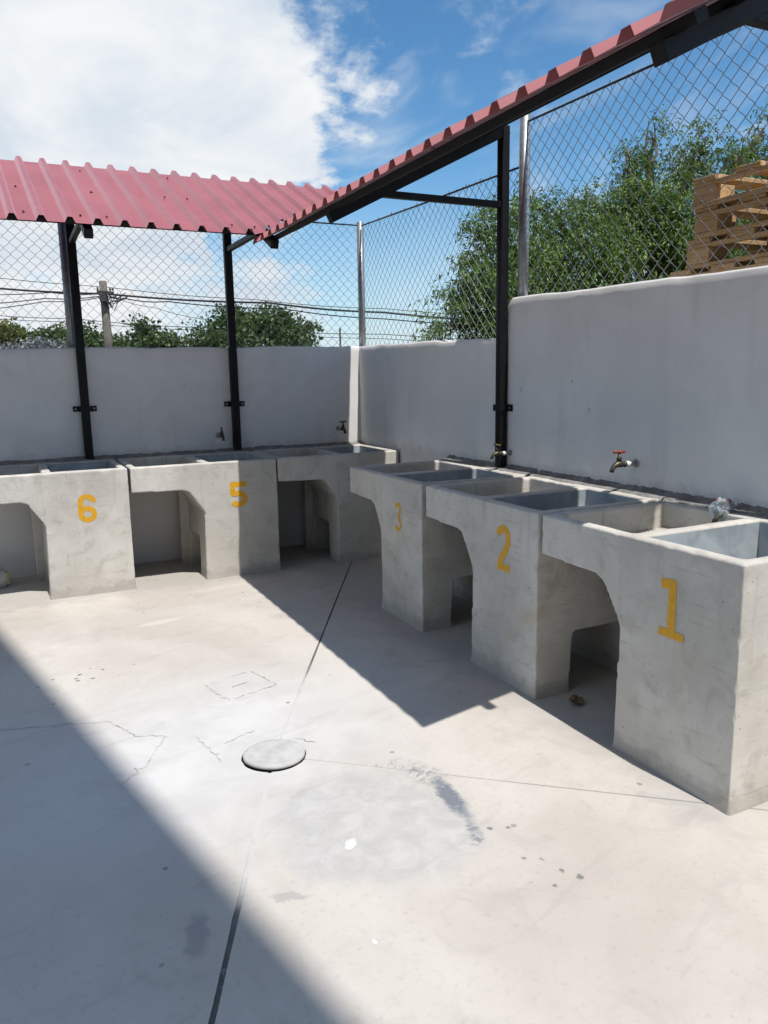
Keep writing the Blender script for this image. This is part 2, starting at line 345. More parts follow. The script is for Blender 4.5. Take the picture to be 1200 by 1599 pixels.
def m_bag(t, b, o):
    p = opos(t)
    b.inputs['Base Color'].default_value = (0.55, 0.60, 0.65, 1); b.inputs['Roughness'].default_value = 0.30; b.inputs['Specular IOR Level'].default_value = 0.5
    h = t.noise(p, 22, 3, 0.6, 2.0); bump(t, b, h, 0.6, 0.006)
    tr = t.new('ShaderNodeBsdfTransparent'); tr.inputs[0].default_value = (0.93, 0.96, 0.98, 1)
    mx = t.new('ShaderNodeMixShader'); t.put(mx.inputs[0], t.ramp(h, 0.40, 0.66, 0.10, 0.50))
    t.l.new(tr.outputs[0], mx.inputs[1]); t.l.new(b.outputs[0], mx.inputs[2]); t.l.new(mx.outputs[0], o.inputs[0])
mat('clear_plastic', m_bag)

# ------------------------------------------------------------------ mesh helpers
class MB:
    def __init__(s): s.v = []; s.f = []
    def quadmesh(s, V, F):
        k = len(s.v); s.v += [tuple(a) for a in V]; s.f += [tuple(i+k for i in f) for f in F]
    def box(s, a, b, xf=None):
        x0, y0, z0 = a; x1, y1, z1 = b
        V = [Vector(q) for q in ((x0,y0,z0),(x1,y0,z0),(x1,y1,z0),(x0,y1,z0),(x0,y0,z1),(x1,y0,z1),(x1,y1,z1),(x0,y1,z1))]
        if xf: V = [xf @ q for q in V]
        s.quadmesh(V, [(0,3,2,1),(4,5,6,7),(0,1,5,4),(1,2,6,5),(2,3,7,6),(3,0,4,7)])
    def bar(s, p, q, wd, ht, upv=(0,0,1)):
        """square bar from p to q (centre line), width wd across, ht along up"""
        p = Vector(p); q = Vector(q); d = (q-p).normalized(); sx = d.cross(Vector(upv)).normalized(); uz = sx.cross(d)
        V = []
        for c in (p, q):
            for a, b in ((-1,-1),(1,-1),(1,1),(-1,1)): V.append(c + sx*(a*wd/2) + uz*(b*ht/2))
        s.quadmesh(V, [(0,1,2,3),(7,6,5,4),(0,4,5,1),(1,5,6,2),(2,6,7,3),(3,7,4,0)])
    def tube(s, pts, rad, n=8, cap=True):
        pts = [Vector(p) for p in pts]; k = len(s.v); L = len(pts)
        if not hasattr(rad, '__len__'): rad = [rad]*L
        prev = None
        for i, p in enumerate(pts):
            d = (pts[min(i+1, L-1)] - pts[max(i-1, 0)]).normalized()
            if prev is None:
                a = d.cross(Vector((0.31, 0.17, 0.93))).normalized()
            else:
                a = (prev - d*prev.dot(d)).normalized()
            prev = a; b = d.cross(a)
            for j in range(n):
                th = 2*math.pi*j/n; s.v.append(tuple(p + (a*math.cos(th) + b*math.sin(th))*rad[i]))
        for i in range(L-1):
            for j in range(n):
                s.f.append((k+i*n+j, k+i*n+(j+1) % n, k+(i+1)*n+(j+1) % n, k+(i+1)*n+j))
        if cap:
            s.f.append(tuple(k+j for j in reversed(range(n)))); s.f.append(tuple(k+(L-1)*n+j for j in range(n)))
    def build(s, name, m, parent=None, smooth=False, bevel=0.0):
        me = bpy.data.meshes.new(name); me.from_pydata(s.v, [], s.f); me.update()
        if smooth: me.shade_smooth()
        return link(name, me, m, parent, bevel)
def link(name, me, m, parent=None, bevel=0.0):
    if m: me.materials.clear(); me.materials.append(MAT[m])
    o = bpy.data.objects.new(name, me); COL.objects.link(o)
    if parent: o.parent = parent
    if bevel:
        bv = o.modifiers.new('bevel', 'BEVEL'); bv.width = bevel; bv.segments = 2; bv.limit_method = 'ANGLE'
    return o
def empty(name, loc=(0,0,0), rz=0.0):
    o = bpy.data.objects.new(name, None); COL.objects.link(o); o.location = loc; o.rotation_euler = (0, 0, rz); o.empty_display_size = 0.1
    return o
def tag(o, label, cat, group=None, kind=None):
    o['label'] = label; o['category'] = cat
    if group: o['group'] = group
    if kind: o['kind'] = kind
    return o
def structure(o, label=None):
    o['kind'] = 'structure'
    if label: o['label'] = label
    return o
def nz(p, s, seed=0.0): return noise.noise(Vector((p[0]*s+seed, p[1]*s+seed*1.7, p[2]*s-seed)))

# ------------------------------------------------------------------ ground
mb = MB(); S = 1500.0
mb.quadmesh([(-S,-S,-0.06),(S,-S,-0.06),(S,S,-0.06),(-S,S,-0.06)], [(0,1,2,3)])
structure(tag(mb.build('ground', 'earth'), 'bare earth and grass beyond the yard walls', 'ground'))
# higher ground outside the right hand wall
N = 40; V = []; F = []
for i in range(N+1):
    for j in range(N+1):
        X = 0.16 + 16*i/N; Y = -10 + 22*j/N
        e = min(1, max(0, (Y+9.9)/1.5))*min(1, max(0, (11.9-Y)/5.0))*min(1, max(0, (16.1-X)/5.0))
        V.append((X, Y, -0.2 + 1.42*e + (0.05*nz((X, Y, 0), 0.6) if e > 0.95 else 0)))
for i in range(N):
    for j in range(N): a = i*(N+1)+j; F.append((a, a+N+1, a+N+2, a+1))
mb = MB(); mb.quadmesh(V, F); structure(tag(mb.build('terrain', 'earth', smooth=True), 'higher earth bank behind the tall white wall', 'bank'))

# ------------------------------------------------------------------ yard floor: slabs cut by joints that run to the drain
DR = Vector((-1.985, -3.548)); HR = 0.1245
JA = math.atan2(-0.85-DR.y, -0.49-DR.x); JB = math.atan2(-4.695-DR.y, -2.504-DR.x); JC = math.atan2(-4.498-DR.y, -0.853-DR.x)
X0, X1, Y0, Y1 = -6.5, 0.06, -9.0, 0.06
def ray_out(a):
    d = (math.cos(a), math.sin(a)); ts = []
    if d[0] > 0: ts.append((X1-DR.x)/d[0])
    if d[0] < 0: ts.append((X0-DR.x)/d[0])
    if d[1] > 0: ts.append((Y1-DR.y)/d[1])
    if d[1] < 0: ts.append((Y0-DR.y)/d[1])
    t = min(ts); return (DR.x+d[0]*t, DR.y+d[1]*t)
floor = empty('yard_floor'); structure(floor, 'pale concrete yard floor in cast slabs'); 
mb = MB(); mb.quadmesh([(X0,Y0,-0.0045),(X1,Y0,-0.0045),(X1,Y1,-0.0045),(X0,Y1,-0.0045)], [(0,1,2,3)])
def slab(a0, a1, g0, g1):
    """sector from angle a0 counter clockwise to a1, half joint widths g0, g1"""
    if a1 < a0: a1 += 2*math.pi
    cs = [(X1,Y1),(X0,Y1),(X0,Y0),(X1,Y0)]; mid = []
    for c in cs:
        a = math.atan2(c[1]-DR.y, c[0]-DR.x)
        while a < a0: a += 2*math.pi
        if a < a1: mid.append((a, c))
    mid = [c for a, c in sorted(mid)]
    n0 = (-math.sin(a0)*g0, math.cos(a0)*g0); n1 = (math.sin(a1)*g1, -math.cos(a1)*g1)
    p0 = ray_out(a0); p1 = ray_out(a1)
    out = []
    def wob(p, n, a):
        L = math.dist(p, DR); k = 60; d = (math.cos(a), math.sin(a)); r = []
        for i in range(k+1):
            tt = HR + (L-HR)*i/k; w_ = 1 + 0.55*noise.noise(Vector((tt*7, a*3, 0)))
            r.append((DR.x+d[0]*tt+n[0]*w_, DR.y+d[1]*tt+n[1]*w_))
        return r
    out += wob(p0, n0, a0); out += mid; out += list(reversed(wob(p1, n1, a1)))
    K = 40
    for i in range(1, K):
        a = a1 + (a0-a1)*i/K; rr = HR*(1+0.03*noise.noise(Vector((a*3, 1, 0)))); out.append((DR.x+rr*math.cos(a), DR.y+rr*math.sin(a)))
    bm = bmesh.new(); top = [bm.verts.new((x, y, 0.0)) for x, y in out]; bot = [bm.verts.new((x, y, -0.10)) for x, y in out]
    bm.faces.new(top)
    for i in range(len(out)): j = (i+1) % len(out); bm.faces.new((top[i], bot[i], bot[j], top[j]))
    bmesh.ops.recalc_face_normals(bm, faces=bm.faces); bmesh.ops.triangulate(bm, faces=[f for f in bm.faces if len(f.verts) > 4])
    me = bpy.data.meshes.new('slab'); bm.to_mesh(me); bm.free()
    return link('slab', me, 'floor_concrete', floor)
slab(JC, JA, 0.0035, 0.0055); slab(JA, JB, 0.0055, 0.008); slab(JB, JC, 0.008, 0.0035)
# filler strips in the three joints, a little below the slab tops
for a, g in ((JA, 0.013), (JB, 0.018), (JC, 0.009)):
    m_ = MB(); p = ray_out(a); d = Vector((math.cos(a), math.sin(a))); n = Vector((-d.y, d.x))*g
    q0 = DR + d*(HR+0.005); q1 = Vector(p); V = []; F = []
    for i in range(61):
        c_ = q0.lerp(q1, i/60); L_ = (q1-q0).length*i/60; dz_ = -0.0020 if a == JC else -0.0008-0.005*min(1, max(0, (L_-0.35)/0.5))
        V += [(*(c_-n), dz_), (*(c_+n), dz_)]
    for i in range(60): F.append((2*i, 2*i+2, 2*i+3, 2*i+1))
    m_.quadmesh(V, F)
    m_.build('joint_filler', 'joint_filler', floor)
# hairline cracks
def crack(pts, wd, seed):
    rr = random.Random(seed); P = []
    for i in range(len(pts)-1):
        a, b = Vector(pts[i]), Vector(pts[i+1]); L = (b-a).length; k = max(2, int(L/0.018))
        nn = Vector((-(b-a).y, (b-a).x)).normalized()
        for j in range(k): P.append(a.lerp(b, j/k) + nn*rr.gauss(0, 0.0055))
    P.append(Vector(pts[-1])); m_ = MB(); V = []; F = []
    for i, p in enumerate(P):
        d = (P[min(i+1, len(P)-1)] - P[max(0, i-1)]); n = Vector((-d.y, d.x)).normalized()*wd*0.5*(0.2+rr.random()*1.2)
        V += [(*(p-n), 0.0012), (*(p+n), 0.0012)]
    for i in range(len(P)-1): F.append((2*i, 2*i+2, 2*i+3, 2*i+1))
    m_.quadmesh(V, F); m_.build('crack', 'crack', floor)
# pixel measured floor points (m)
crack([(-2.98, -2.78), (-2.72, -2.86), (-2.52, -2.93), (-2.44, -3.12), (-2.33, -3.18)], 0.0034, 1)
crack([(-2.33, -3.18), (-2.44, -3.40), (-2.55, -3.50)], 0.0026, 2)
crack([(-2.22, -3.25), (-2.20, -3.37), (-2.18, -3.50)], 0.003, 3)
crack([(-2.13, -3.36), (-1.99, -3.30)], 0.004, 4)
crack([(-1.86, -3.44), (-1.80, -3.52)], 0.004, 5)

# drain hole and lid
dh = empty('floor_drain', (DR.x, DR.y, 0)); tag(dh, 'round floor drain with loose grey concrete lid in the sunlit floor', 'drain')
m_ = MB(); K = 32; V = []; F = []
for i in range(K):
    a = 2*math.pi*i/K
    for zz, rr in ((-0.006, HR*1.0), (-0.30, HR*0.97)): V.append((rr*math.cos(a), rr*math.sin(a), zz))
for i in range(K): j = (i+1) % K; F.append((2*i, 2*j, 2*j+1, 2*i+1))
F.append(tuple(2*i+1 for i in range(K))); m_.quadmesh(V, F); m_.build('pit', 'hole', dh, True)
m_ = MB(); V = []; F = []; prof = [(0.0, 0.014), (0.098, 0.014), (0.110, 0.012), (0.1155, 0.006), (0.1155, -0.008), (0.108, -0.014), (0.0, -0.014)]; K = 48
for (r, zz) in prof:
    for i in range(K): a = 2*math.pi*i/K; V.append((r*math.cos(a)*(1+0.006*math.sin(3*a)), r*math.sin(a), zz + 0.0012*math.sin(2*a+1)*(r > 0.05)))
for q in range(len(prof)-1):
    for i in range(K): j = (i+1) % K; F.append((q*K+i, (q+1)*K+i, (q+1)*K+j, q*K+j))
m_.quadmesh(V, F); lid = m_.build('lid', 'lid_concrete', dh, True)
lid.location = (0.0035, 0.005, 0.0035); lid.rotation_euler = (math.radians(-1.5), math.radians(1.6), 0.3); lid.scale = (1.035, 1.035, 0.8)
m_ = MB(); V = []; F = []
for i in range(40):
    a = 2*math.pi*i/40; V += [(0.122*math.cos(a), 0.122*math.sin(a), -0.012), (0.095*math.cos(a), 0.095*math.sin(a), -0.012), (0.095*math.cos(a), 0.095*math.sin(a), -0.05)]
for i in range(40): j = (i+1) % 40; F += [(3*i, 3*j, 3*j+1, 3*i+1), (3*i+1, 3*j+1, 3*j+2, 3*i+2)]
m_.quadmesh(V, F); m_.build('ledge', 'hole', dh)

# square inspection cover
ic = empty('inspection_cover', (-1.91, -2.80, 0), 0.27); tag(ic, 'square concrete inspection cover with a slot, set flush in the floor', 'cover')
m_ = MB(); m_.box((-0.125, -0.115, -0.03), (0.125, 0.115, 0.0022)); m_.build('plate', 'floor_concrete', ic, bevel=0.003)
m_ = MB(); m_.box((-0.045, -0.003, 0.0), (0.045, 0.002, 0.0040)); m_.build('slot', 'crack', ic)
ca_, sa_ = math.cos(0.27), math.sin(0.27)
def icp(x, y): return (-1.91+x*ca_-y*sa_, -2.80+x*sa_+y*ca_)
crack([icp(-0.128, -0.117), icp(0.125, -0.119)], 0.006, 21); crack([icp(0.129, -0.115), icp(0.128, 0.11)], 0.005, 22); crack([icp(-0.125, 0.118), icp(0.10, 0.117)], 0.003, 23); crack([icp(-0.128, -0.117), icp(-0.129, 0.10)], 0.003, 24)

# ------------------------------------------------------------------ walls
def wall(name, A, B, inward, top, thick, label, seed, rough=0.010, endround=(0, 0), step=0.035):
    """plastered wall from A to B (plan), face plane through A-B, thickness away from `inward`; top(s) gives height"""
    A = Vector(A); B = Vector(B); d = (B-A); L = d.length; d.normalize(); nin = Vector(inward).normalized()
    nx = int(L/step); nzv = 48; V = []; F = []
    rows = []
    for i in range(nx+1):
        s = L*i/nx; h = top(s)
        for k, (rr, e) in enumerate(((endround[0], s), (endround[1], L-s))):
            if rr and e < rr: h -= rr - math.sqrt(max(0, rr*rr-(rr-e)**2))
        h += rough*1.2*nz((s, seed, 0), 2.2) + rough*0.5*nz((s, seed, 3), 9) + rough*0.9*max(0, nz((s, seed, 9), 4.5))
        col = []
        base = A + d*s
        rt_ = 0.012
        prof = [(0.0, -0.06 + (h-rt_+0.06)*j/nzv) for j in range(nzv+1)]
        prof += [(rt_*0.35, h-rt_*0.3), (rt_, h), (thick*0.5, h+0.004*nz((s, seed, 5), 6)), (thick-rt_, h), (thick, h-rt_), (thick, -0.06)]
        for q, (off, zz) in enumerate(prof):
            bulge = 0.0
            if off == 0.0: bulge = 0.0035*nz((s, zz, seed), 1.4) + 0.0012*nz((s, zz, seed+4), 6) + (0.006*max(0, nz((s, zz, seed+8), 11)) if zz > h-0.09 else 0)
            p = base + nin*(bulge - off)
            col.append((p.x, p.y, zz))
        rows.append(col)
    n = len(rows[0])
    for c in rows: V += c
    for i in range(nx):
        for j in range(n-1): a = i*n+j; F.append((a, a+n, a+n+1, a+1))
    F.append(tuple(range(n))); F.append(tuple(reversed(range(nx*n, nx*n+n))))
    bm = bmesh.new(); vs = [bm.verts.new(v) for v in V]
    for f in F: bm.faces.new([vs[i] for i in f])
    bmesh.ops.recalc_face_normals(bm, faces=bm.faces)
    me = bpy.data.meshes.new(name); bm.to_mesh(me); bm.free(); me.shade_smooth()
    try: me.set_sharp_from_angle(angle=math.radians(50))
    except Exception: pass
    return tag(link(name, me, 'white_plaster'), label, 'wall')
wall('boundary_wall', (-6.4, 0), (0.13, 0), (0, -1), lambda s: 1.660 + 0.028*(s/6.53), 0.13, 'long white plastered wall behind the tubs numbered 5 and 6', 1.3)
wall('boundary_wall', (0, 0.02), (0, -2.235), (-1, 0), lambda s: 1.690 - 0.012*s, 0.13, 'low white plastered wall between the corner and the tall wall', 4.1, rough=0.016)
wall('boundary_wall', (0.0, -2.238), (0.0, -9.0), (-1, 0), lambda s: 1.888 - 0.020*s, 0.13, 'tall white plastered wall behind the tubs numbered 1 and 2', 8.2, rough=0.006, endround=(0.025, 0))

# ------------------------------------------------------------------ wash tubs
TW, TD, TH = 1.0, 0.765, 0.85
def solid(polys):
    """extruded prisms -> object; polys: list of (points in xz, y0, y1)"""
    bm = bmesh.new()
    for pts, y0, y1 in polys:
        a = [bm.verts.new((x, y0, z)) for x, z in pts]; b = [bm.verts.new((x, y1, z)) for x, z in pts]
        bm.faces.new(a); bm.faces.new(list(reversed(b)))
        for i in range(len(pts)): j = (i+1) % len(pts); bm.faces.new((a[j], a[i], b[i], b[j]))
    bmesh.ops.recalc_face_normals(bm, faces=bm.faces)
    me = bpy.data.meshes.new('tmp'); bm.to_mesh(me); bm.free(); o = bpy.data.objects.new('tmp', me); COL.objects.link(o); return o
def rbox(x0, x1, y0, y1, z0, z1): return ([(x0, z0), (x1, z0), (x1, z1), (x0, z1)], y0, y1)
def prism_y(pts, x0, x1):
    """profile in yz extruded along x"""
    bm = bmesh.new(); a = [bm.verts.new((x0, y, z)) for y, z in pts]; b = [bm.verts.new((x1, y, z)) for y, z in pts]
    bm.faces.new(a); bm.faces.new(list(reversed(b)))
    for i in range(len(pts)): j = (i+1) % len(pts); bm.faces.new((a[j], a[i], b[i], b[j]))
    bmesh.ops.recalc_face_normals(bm, faces=bm.faces)
    me = bpy.data.meshes.new('tmp'); bm.to_mesh(me); bm.free(); o = bpy.data.objects.new('tmp', me); COL.objects.link(o); return o
def tub_mesh(width, seed):
    k = width/TW
    prof = [(0, 0.675), (0.335*k, 0.665), (0.375*k, 0.650), (0.455*k, 0.53), (0.472*k, 0.49), (0.462*k, -0.02), (1.0*k, -0.02), (1.0*k, TH), (0, TH)]
    body = solid([(prof, 0, TD)])
    cut = [solid([rbox(0.045*k, 0.478*k, 0.05, 0.655, 0.705, 1.2)]),
           solid([rbox(0.535*k, 0.955*k, 0.05, 0.655, 0.36, 1.2)]),
           prism_y([(0.178, -0.2), (0.205, 0.268), (0.222, 0.287), (0.52, 0.287), (0.54, 0.27), (0.55, -0.2)], 0.3, 1.3)]
    for c in cut:
        b = body.modifiers.new('b', 'BOOLEAN'); b.operation = 'DIFFERENCE'; b.object = c; b.solver = 'EXACT'
    r = body.modifiers.new('r', 'REMESH'); r.mode = 'VOXEL'; r.voxel_size = 0.0078
    s = body.modifiers.new('s', 'SMOOTH'); s.factor = 0.5; s.iterations = 1
    dg = bpy.context.evaluated_depsgraph_get(); dg.update()
    me = bpy.data.meshes.new_from_object(body.evaluated_get(dg)); me.name = 'tub_body'
    for o in [body]+cut: d = o.data; bpy.data.objects.remove(o); bpy.data.meshes.remove(d)
    n = len(me.vertices); co = np.empty(n*3); me.vertices.foreach_get('co', co); co = co.reshape(-1, 3)
    nn = np.empty(n*3); me.vertex_normals.foreach_get('vector', nn); nn = nn.reshape(-1, 3)
    dsp = np.array([0.0024*noise.noise(Vector((c[0]*3.1+seed, c[1]*3.1, c[2]*3.1-seed))) + 0.0008*noise.noise(Vector((c[0]*13+seed, c[1]*13, c[2]*13))) for c in co])
    # chipped arrises: where the normal is between faces
    edge = 1 - np.max(np.abs(nn), axis=1); chip = np.array([max(0, noise.noise(Vector((c[0]*19, c[1]*19+seed, c[2]*19)))-0.1) for c in co])
    dsp -= 0.012*chip*np.clip(edge*3.5, 0, 1)
    # cement skirt at the foot
    foot = np.clip((0.07-co[:, 2])/0.07, 0, 1); sk = np.array([0.5+0.5*noise.noise(Vector((c[0]*8, c[1]*8+seed, c[2]*8))) for c in co])
    dsp += foot**1.5*0.013*sk
    co += nn*dsp[:, None]
    me.vertices.foreach_set('co', co.ravel()); me.update(); me.shade_smooth()
    return me
def stroke(pts, wd, n=3):
    """flat ribbon along a polyline in the plane x,z"""
    P = []
    for i in range(len(pts)-1):
        a, b = Vector(pts[i]), Vector(pts[i+1]); k = max(1, int((b-a).length/0.006))
        for j in range(k): P.append(a.lerp(b, j/k))
    P.append(Vector(pts[-1])); V = []; F = []
    closed = (P[0]-P[-1]).length < 1e-6
    for i, p in enumerate(P):
        a = P[i-1] if i > 0 else (P[-2] if closed else P[0]); b = P[i+1] if i < len(P)-1 else (P[1] if closed else P[-1])
        d = (b-a).normalized(); nn = Vector((-d.y, d.x))
        for j in range(n+1): q = p + nn*wd*(j/n-0.5); V.append((q.x, q.y))
    for i in range(len(P)-1):
        for j in range(n): a = i*(n+1)+j; F.append((a, a+1, a+n+2, a+n+1))
    return V, F
def arc(cx, cy, rx, ry, a0, a1, n=14):
    return [(cx+rx*math.cos(math.radians(a0+(a1-a0)*i/n)), cy+ry*math.sin(math.radians(a0+(a1-a0)*i/n))) for i in range(n+1)]
# each figure in a box 1 wide (x) and 1.8 high (y); list of strokes
DIG = {
 '1': [([(0.05, 1.62), (0.60, 1.72)], .24), ([(0.52, 1.80), (0.52, 0.0)], .25), ([(0.02, 0.10), (1.05, 0.10)], .20)],
 '2': [(arc(0.5, 1.32, 0.37, 0.36, 170, 0) + [(0.87, 1.15), (0.70, 0.85), (0.36, 0.45), (0.22, 0.12)], .26), ([(0.08, 0.11), (1.0, 0.11)], .24)],
 '3': [(arc(0.46, 1.37, 0.34, 0.32, 165, -75, 18), .25), (arc(0.46, 0.44, 0.38, 0.34, 70, -165, 18), .25), ([(0.42, 1.02), (0.66, 0.90), (0.46, 0.80)], .20)],
 '5': [([(0.98, 1.66), (0.06, 1.66)], .26), ([(0.18, 1.75), (0.18, 0.95)], .25), ([(0.10, 0.98)] + arc(0.50, 0.58, 0.36, 0.42, 80, -150, 18), .27)],
 '6': [([(0.88, 1.28)] + arc(0.52, 1.34, 0.36, 0.36, 10, 180, 14) + [(0.14, 0.6)] + arc(0.52, 0.52, 0.38, 0.40, 180, 360, 14) + arc(0.52, 0.55, 0.36, 0.34, 0, 165, 12), .27)],
}
def add_number(tub, me, ch, x0, z0, wd, ht):
    bvh = BVHTree.FromPolygons([v.co.copy() for v in me.vertices], [tuple(p.vertices) for p in me.polygons])
    V = []; F = []; lay = 0
    for pts, sw in DIG[ch]:
        v, f = stroke([(x0+px*wd, z0+py*ht/1.8) for px, py in pts], sw*wd*(1.28 if ch in '12' else 1.12))
        k = len(V)
        for (x, z) in v:
            x += 0.0011*nz((x, z, 1), 130); z += 0.0011*nz((x, z, 7), 130)
            h = bvh.ray_cast(Vector((x, -0.3, z)), Vector((0, 1, 0)))
            y = h[0].y if h[0] else 0.0
            V.append((x, y-0.0010-0.0004*lay, z))
        F += [tuple(i+k for i in q) for q in f]; lay += 1
    m_ = MB(); m_.quadmesh(V, F); m_.build('painted_number', 'ochre_paint', tub)
TUBNO = []
def make_tub(loc, rz, width, seed, ch, digit, label, tilt=(0, 0)):
    t = empty('wash_tub', loc, rz); t.rotation_euler = (tilt[0], tilt[1], rz)
    tag(t, label, 'wash tub', 'concrete wash tubs along the walls')
    me = tub_mesh(width, seed); link('body', me, 'tub_concrete', t)
    k = width/TW
    # smooth slurry lining of the deep basin
    m_ = MB(); x0, x1, y0, y1, z0, z1 = 0.539*k, 0.951*k, 0.054, 0.651, 0.364, 0.842; e = 0.02
    def ring(i, z, y_shift=0): return [(x0+i, y0+i, z), (x1-i, y0+i, z), (x1-i, y1-i, z), (x0+i, y1-i, z)]
    V = ring(0.002, z1) + ring(0.006, z0+0.03) + ring(0.03, z0+0.004); F = []
    for q in range(2):
        for i in range(4): j = (i+1) % 4; F.append((q*4+i, q*4+j, q*4+4+j, q*4+4+i))
    F.append((8, 9, 10, 11)); m_.quadmesh(V, F); lin = m_.build('basin_lining', 'cement_slurry', t)
    m_ = MB(); m_.tube([(0.745*k, 0.35, z0+0.002), (0.745*k, 0.35, z0+0.007)], 0.028, 16); m_.build('drain_ring', 'galvanised', lin, True)
    # ribbed washboard in the shallow side, falling to the front
    m_ = MB(); nr = 22; V = []; F = []; xs = (0.047*k, 0.476*k)
    for i in range(nr*4+1):
        y = 0.052 + 0.601*i/(nr*4); z = 0.709 + 0.016*(y/0.65) + (0.007, 0.012, 0.007, 0.0)[i % 4]
        V += [(xs[0], y, z), (xs[1], y, z)]
    for i in range(nr*4): F.append((2*i, 2*i+1, 2*i+3, 2*i+2))
    m_.quadmesh(V, F); m_.build('washboard', 'tub_concrete', t, True)
    # rear pier under the tray
    m_ = MB(); m_.box((0.405*k, 0.56, -0.01), (0.480*k, 0.63, 0.70)); m_.build('rear_pier', 'tub_concrete', t, bevel=0.006)
    # mortar bedding along the wall, spread dark over the rim as painted shade
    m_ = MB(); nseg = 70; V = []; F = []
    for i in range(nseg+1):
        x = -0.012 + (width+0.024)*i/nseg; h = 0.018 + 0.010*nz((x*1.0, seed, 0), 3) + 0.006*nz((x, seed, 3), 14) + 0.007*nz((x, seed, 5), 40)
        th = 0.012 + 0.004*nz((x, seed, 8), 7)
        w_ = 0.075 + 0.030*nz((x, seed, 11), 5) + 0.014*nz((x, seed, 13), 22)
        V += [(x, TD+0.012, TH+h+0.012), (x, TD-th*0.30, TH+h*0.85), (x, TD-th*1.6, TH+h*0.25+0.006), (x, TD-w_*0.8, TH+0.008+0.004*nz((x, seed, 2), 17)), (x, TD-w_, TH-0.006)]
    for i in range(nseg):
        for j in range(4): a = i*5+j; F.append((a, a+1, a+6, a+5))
    m_.quadmesh(V, F); m_.build('mortar_and_rim_shade', 'mortar', t, True)
    if ch: add_number(t, me, ch, *digit)
    return t
DB, DRr = -0.769, -0.776
make_tub((DRr, -3.622, 0), -math.pi/2, 1.014, 1.0, '1', (0.675, 0.525, 0.110, 0.205), 'nearest concrete wash tub, painted with a yellow number 1')
make_tub((DRr, -2.590, 0), -math.pi/2, 1.000, 2.0, '2', (0.685, 0.540, 0.108, 0.210), 'concrete wash tub painted with a yellow number 2')
make_tub((DRr, -1.546, 0), -math.pi/2, 0.992, 3.0, '3', (0.665, 0.535, 0.082, 0.170), 'concrete wash tub painted with a faint yellow number 3')
make_tub((-1.021, DB, 0), 0.0, 1.005, 4.0, None, None, 'shaded concrete wash tub in the corner, no number showing')
make_tub((-2.074, DB, 0), 0.0, 1.042, 5.0, '5', (0.677, 0.515, 0.132, 0.178), 'concrete wash tub painted with a yellow number 5, half in shadow')
make_tub((-3.115, DB, 0), 0.0, 1.022, 6.0, '6', (0.690, 0.505, 0.112, 0.182), 'sunlit concrete wash tub painted with a yellow number 6')

# ------------------------------------------------------------------ shelter: black steel frames and red ribbed sheets
PITCHR = 0.1525
def zL(y): return 2.340 + 0.487*(y+1.25)
def zR(x): return 2.292 + 0.500*(x+1.25)
def rib(s, ph):
    q = ((s-ph)/PITCHR) % 1.0; q = min(q, 1-q)*PITCHR
    return 0.0 if q > 0.030 else (0.033 if q < 0.014 else 0.033*(0.030-q)/0.016)
def rib_stations(a, b, ph):
    st = {a, b}; i0 = math.floor((a-ph)/PITCHR)-1; i1 = math.ceil((b-ph)/PITCHR)+1
    for i in range(i0, i1+1):
        for d in (-0.030, -0.014, 0.014, 0.030):
            s = ph+i*PITCHR+d
            if a < s < b: st.add(s)
    return sorted(st)
def sheet(parent, st, ph, fn_ends, place, lift):
    V = []; F = []; NSEG = 8
    for s in st:
        e0, e1 = fn_ends(s); h = rib(s, ph)+lift
        for k in range(NSEG+1):
            t_ = e0+(e1-e0)*k/NSEG; V.append(place(s, t_, h + 0.0025*nz((s, t_, lift*50), 2.5)))
    n = NSEG+1
    for i in range(len(st)-1):
        for k in range(NSEG): F.append((i*n+k, (i+1)*n+k, (i+1)*n+k+1, i*n+k+1))
    m_ = MB(); m_.quadmesh(V, F); o = m_.build('roof_sheet', 'red_sheet', parent)
    sm = o.modifiers.new('thick', 'SOLIDIFY'); sm.thickness = 0.0016; sm.offset = -1
    return o
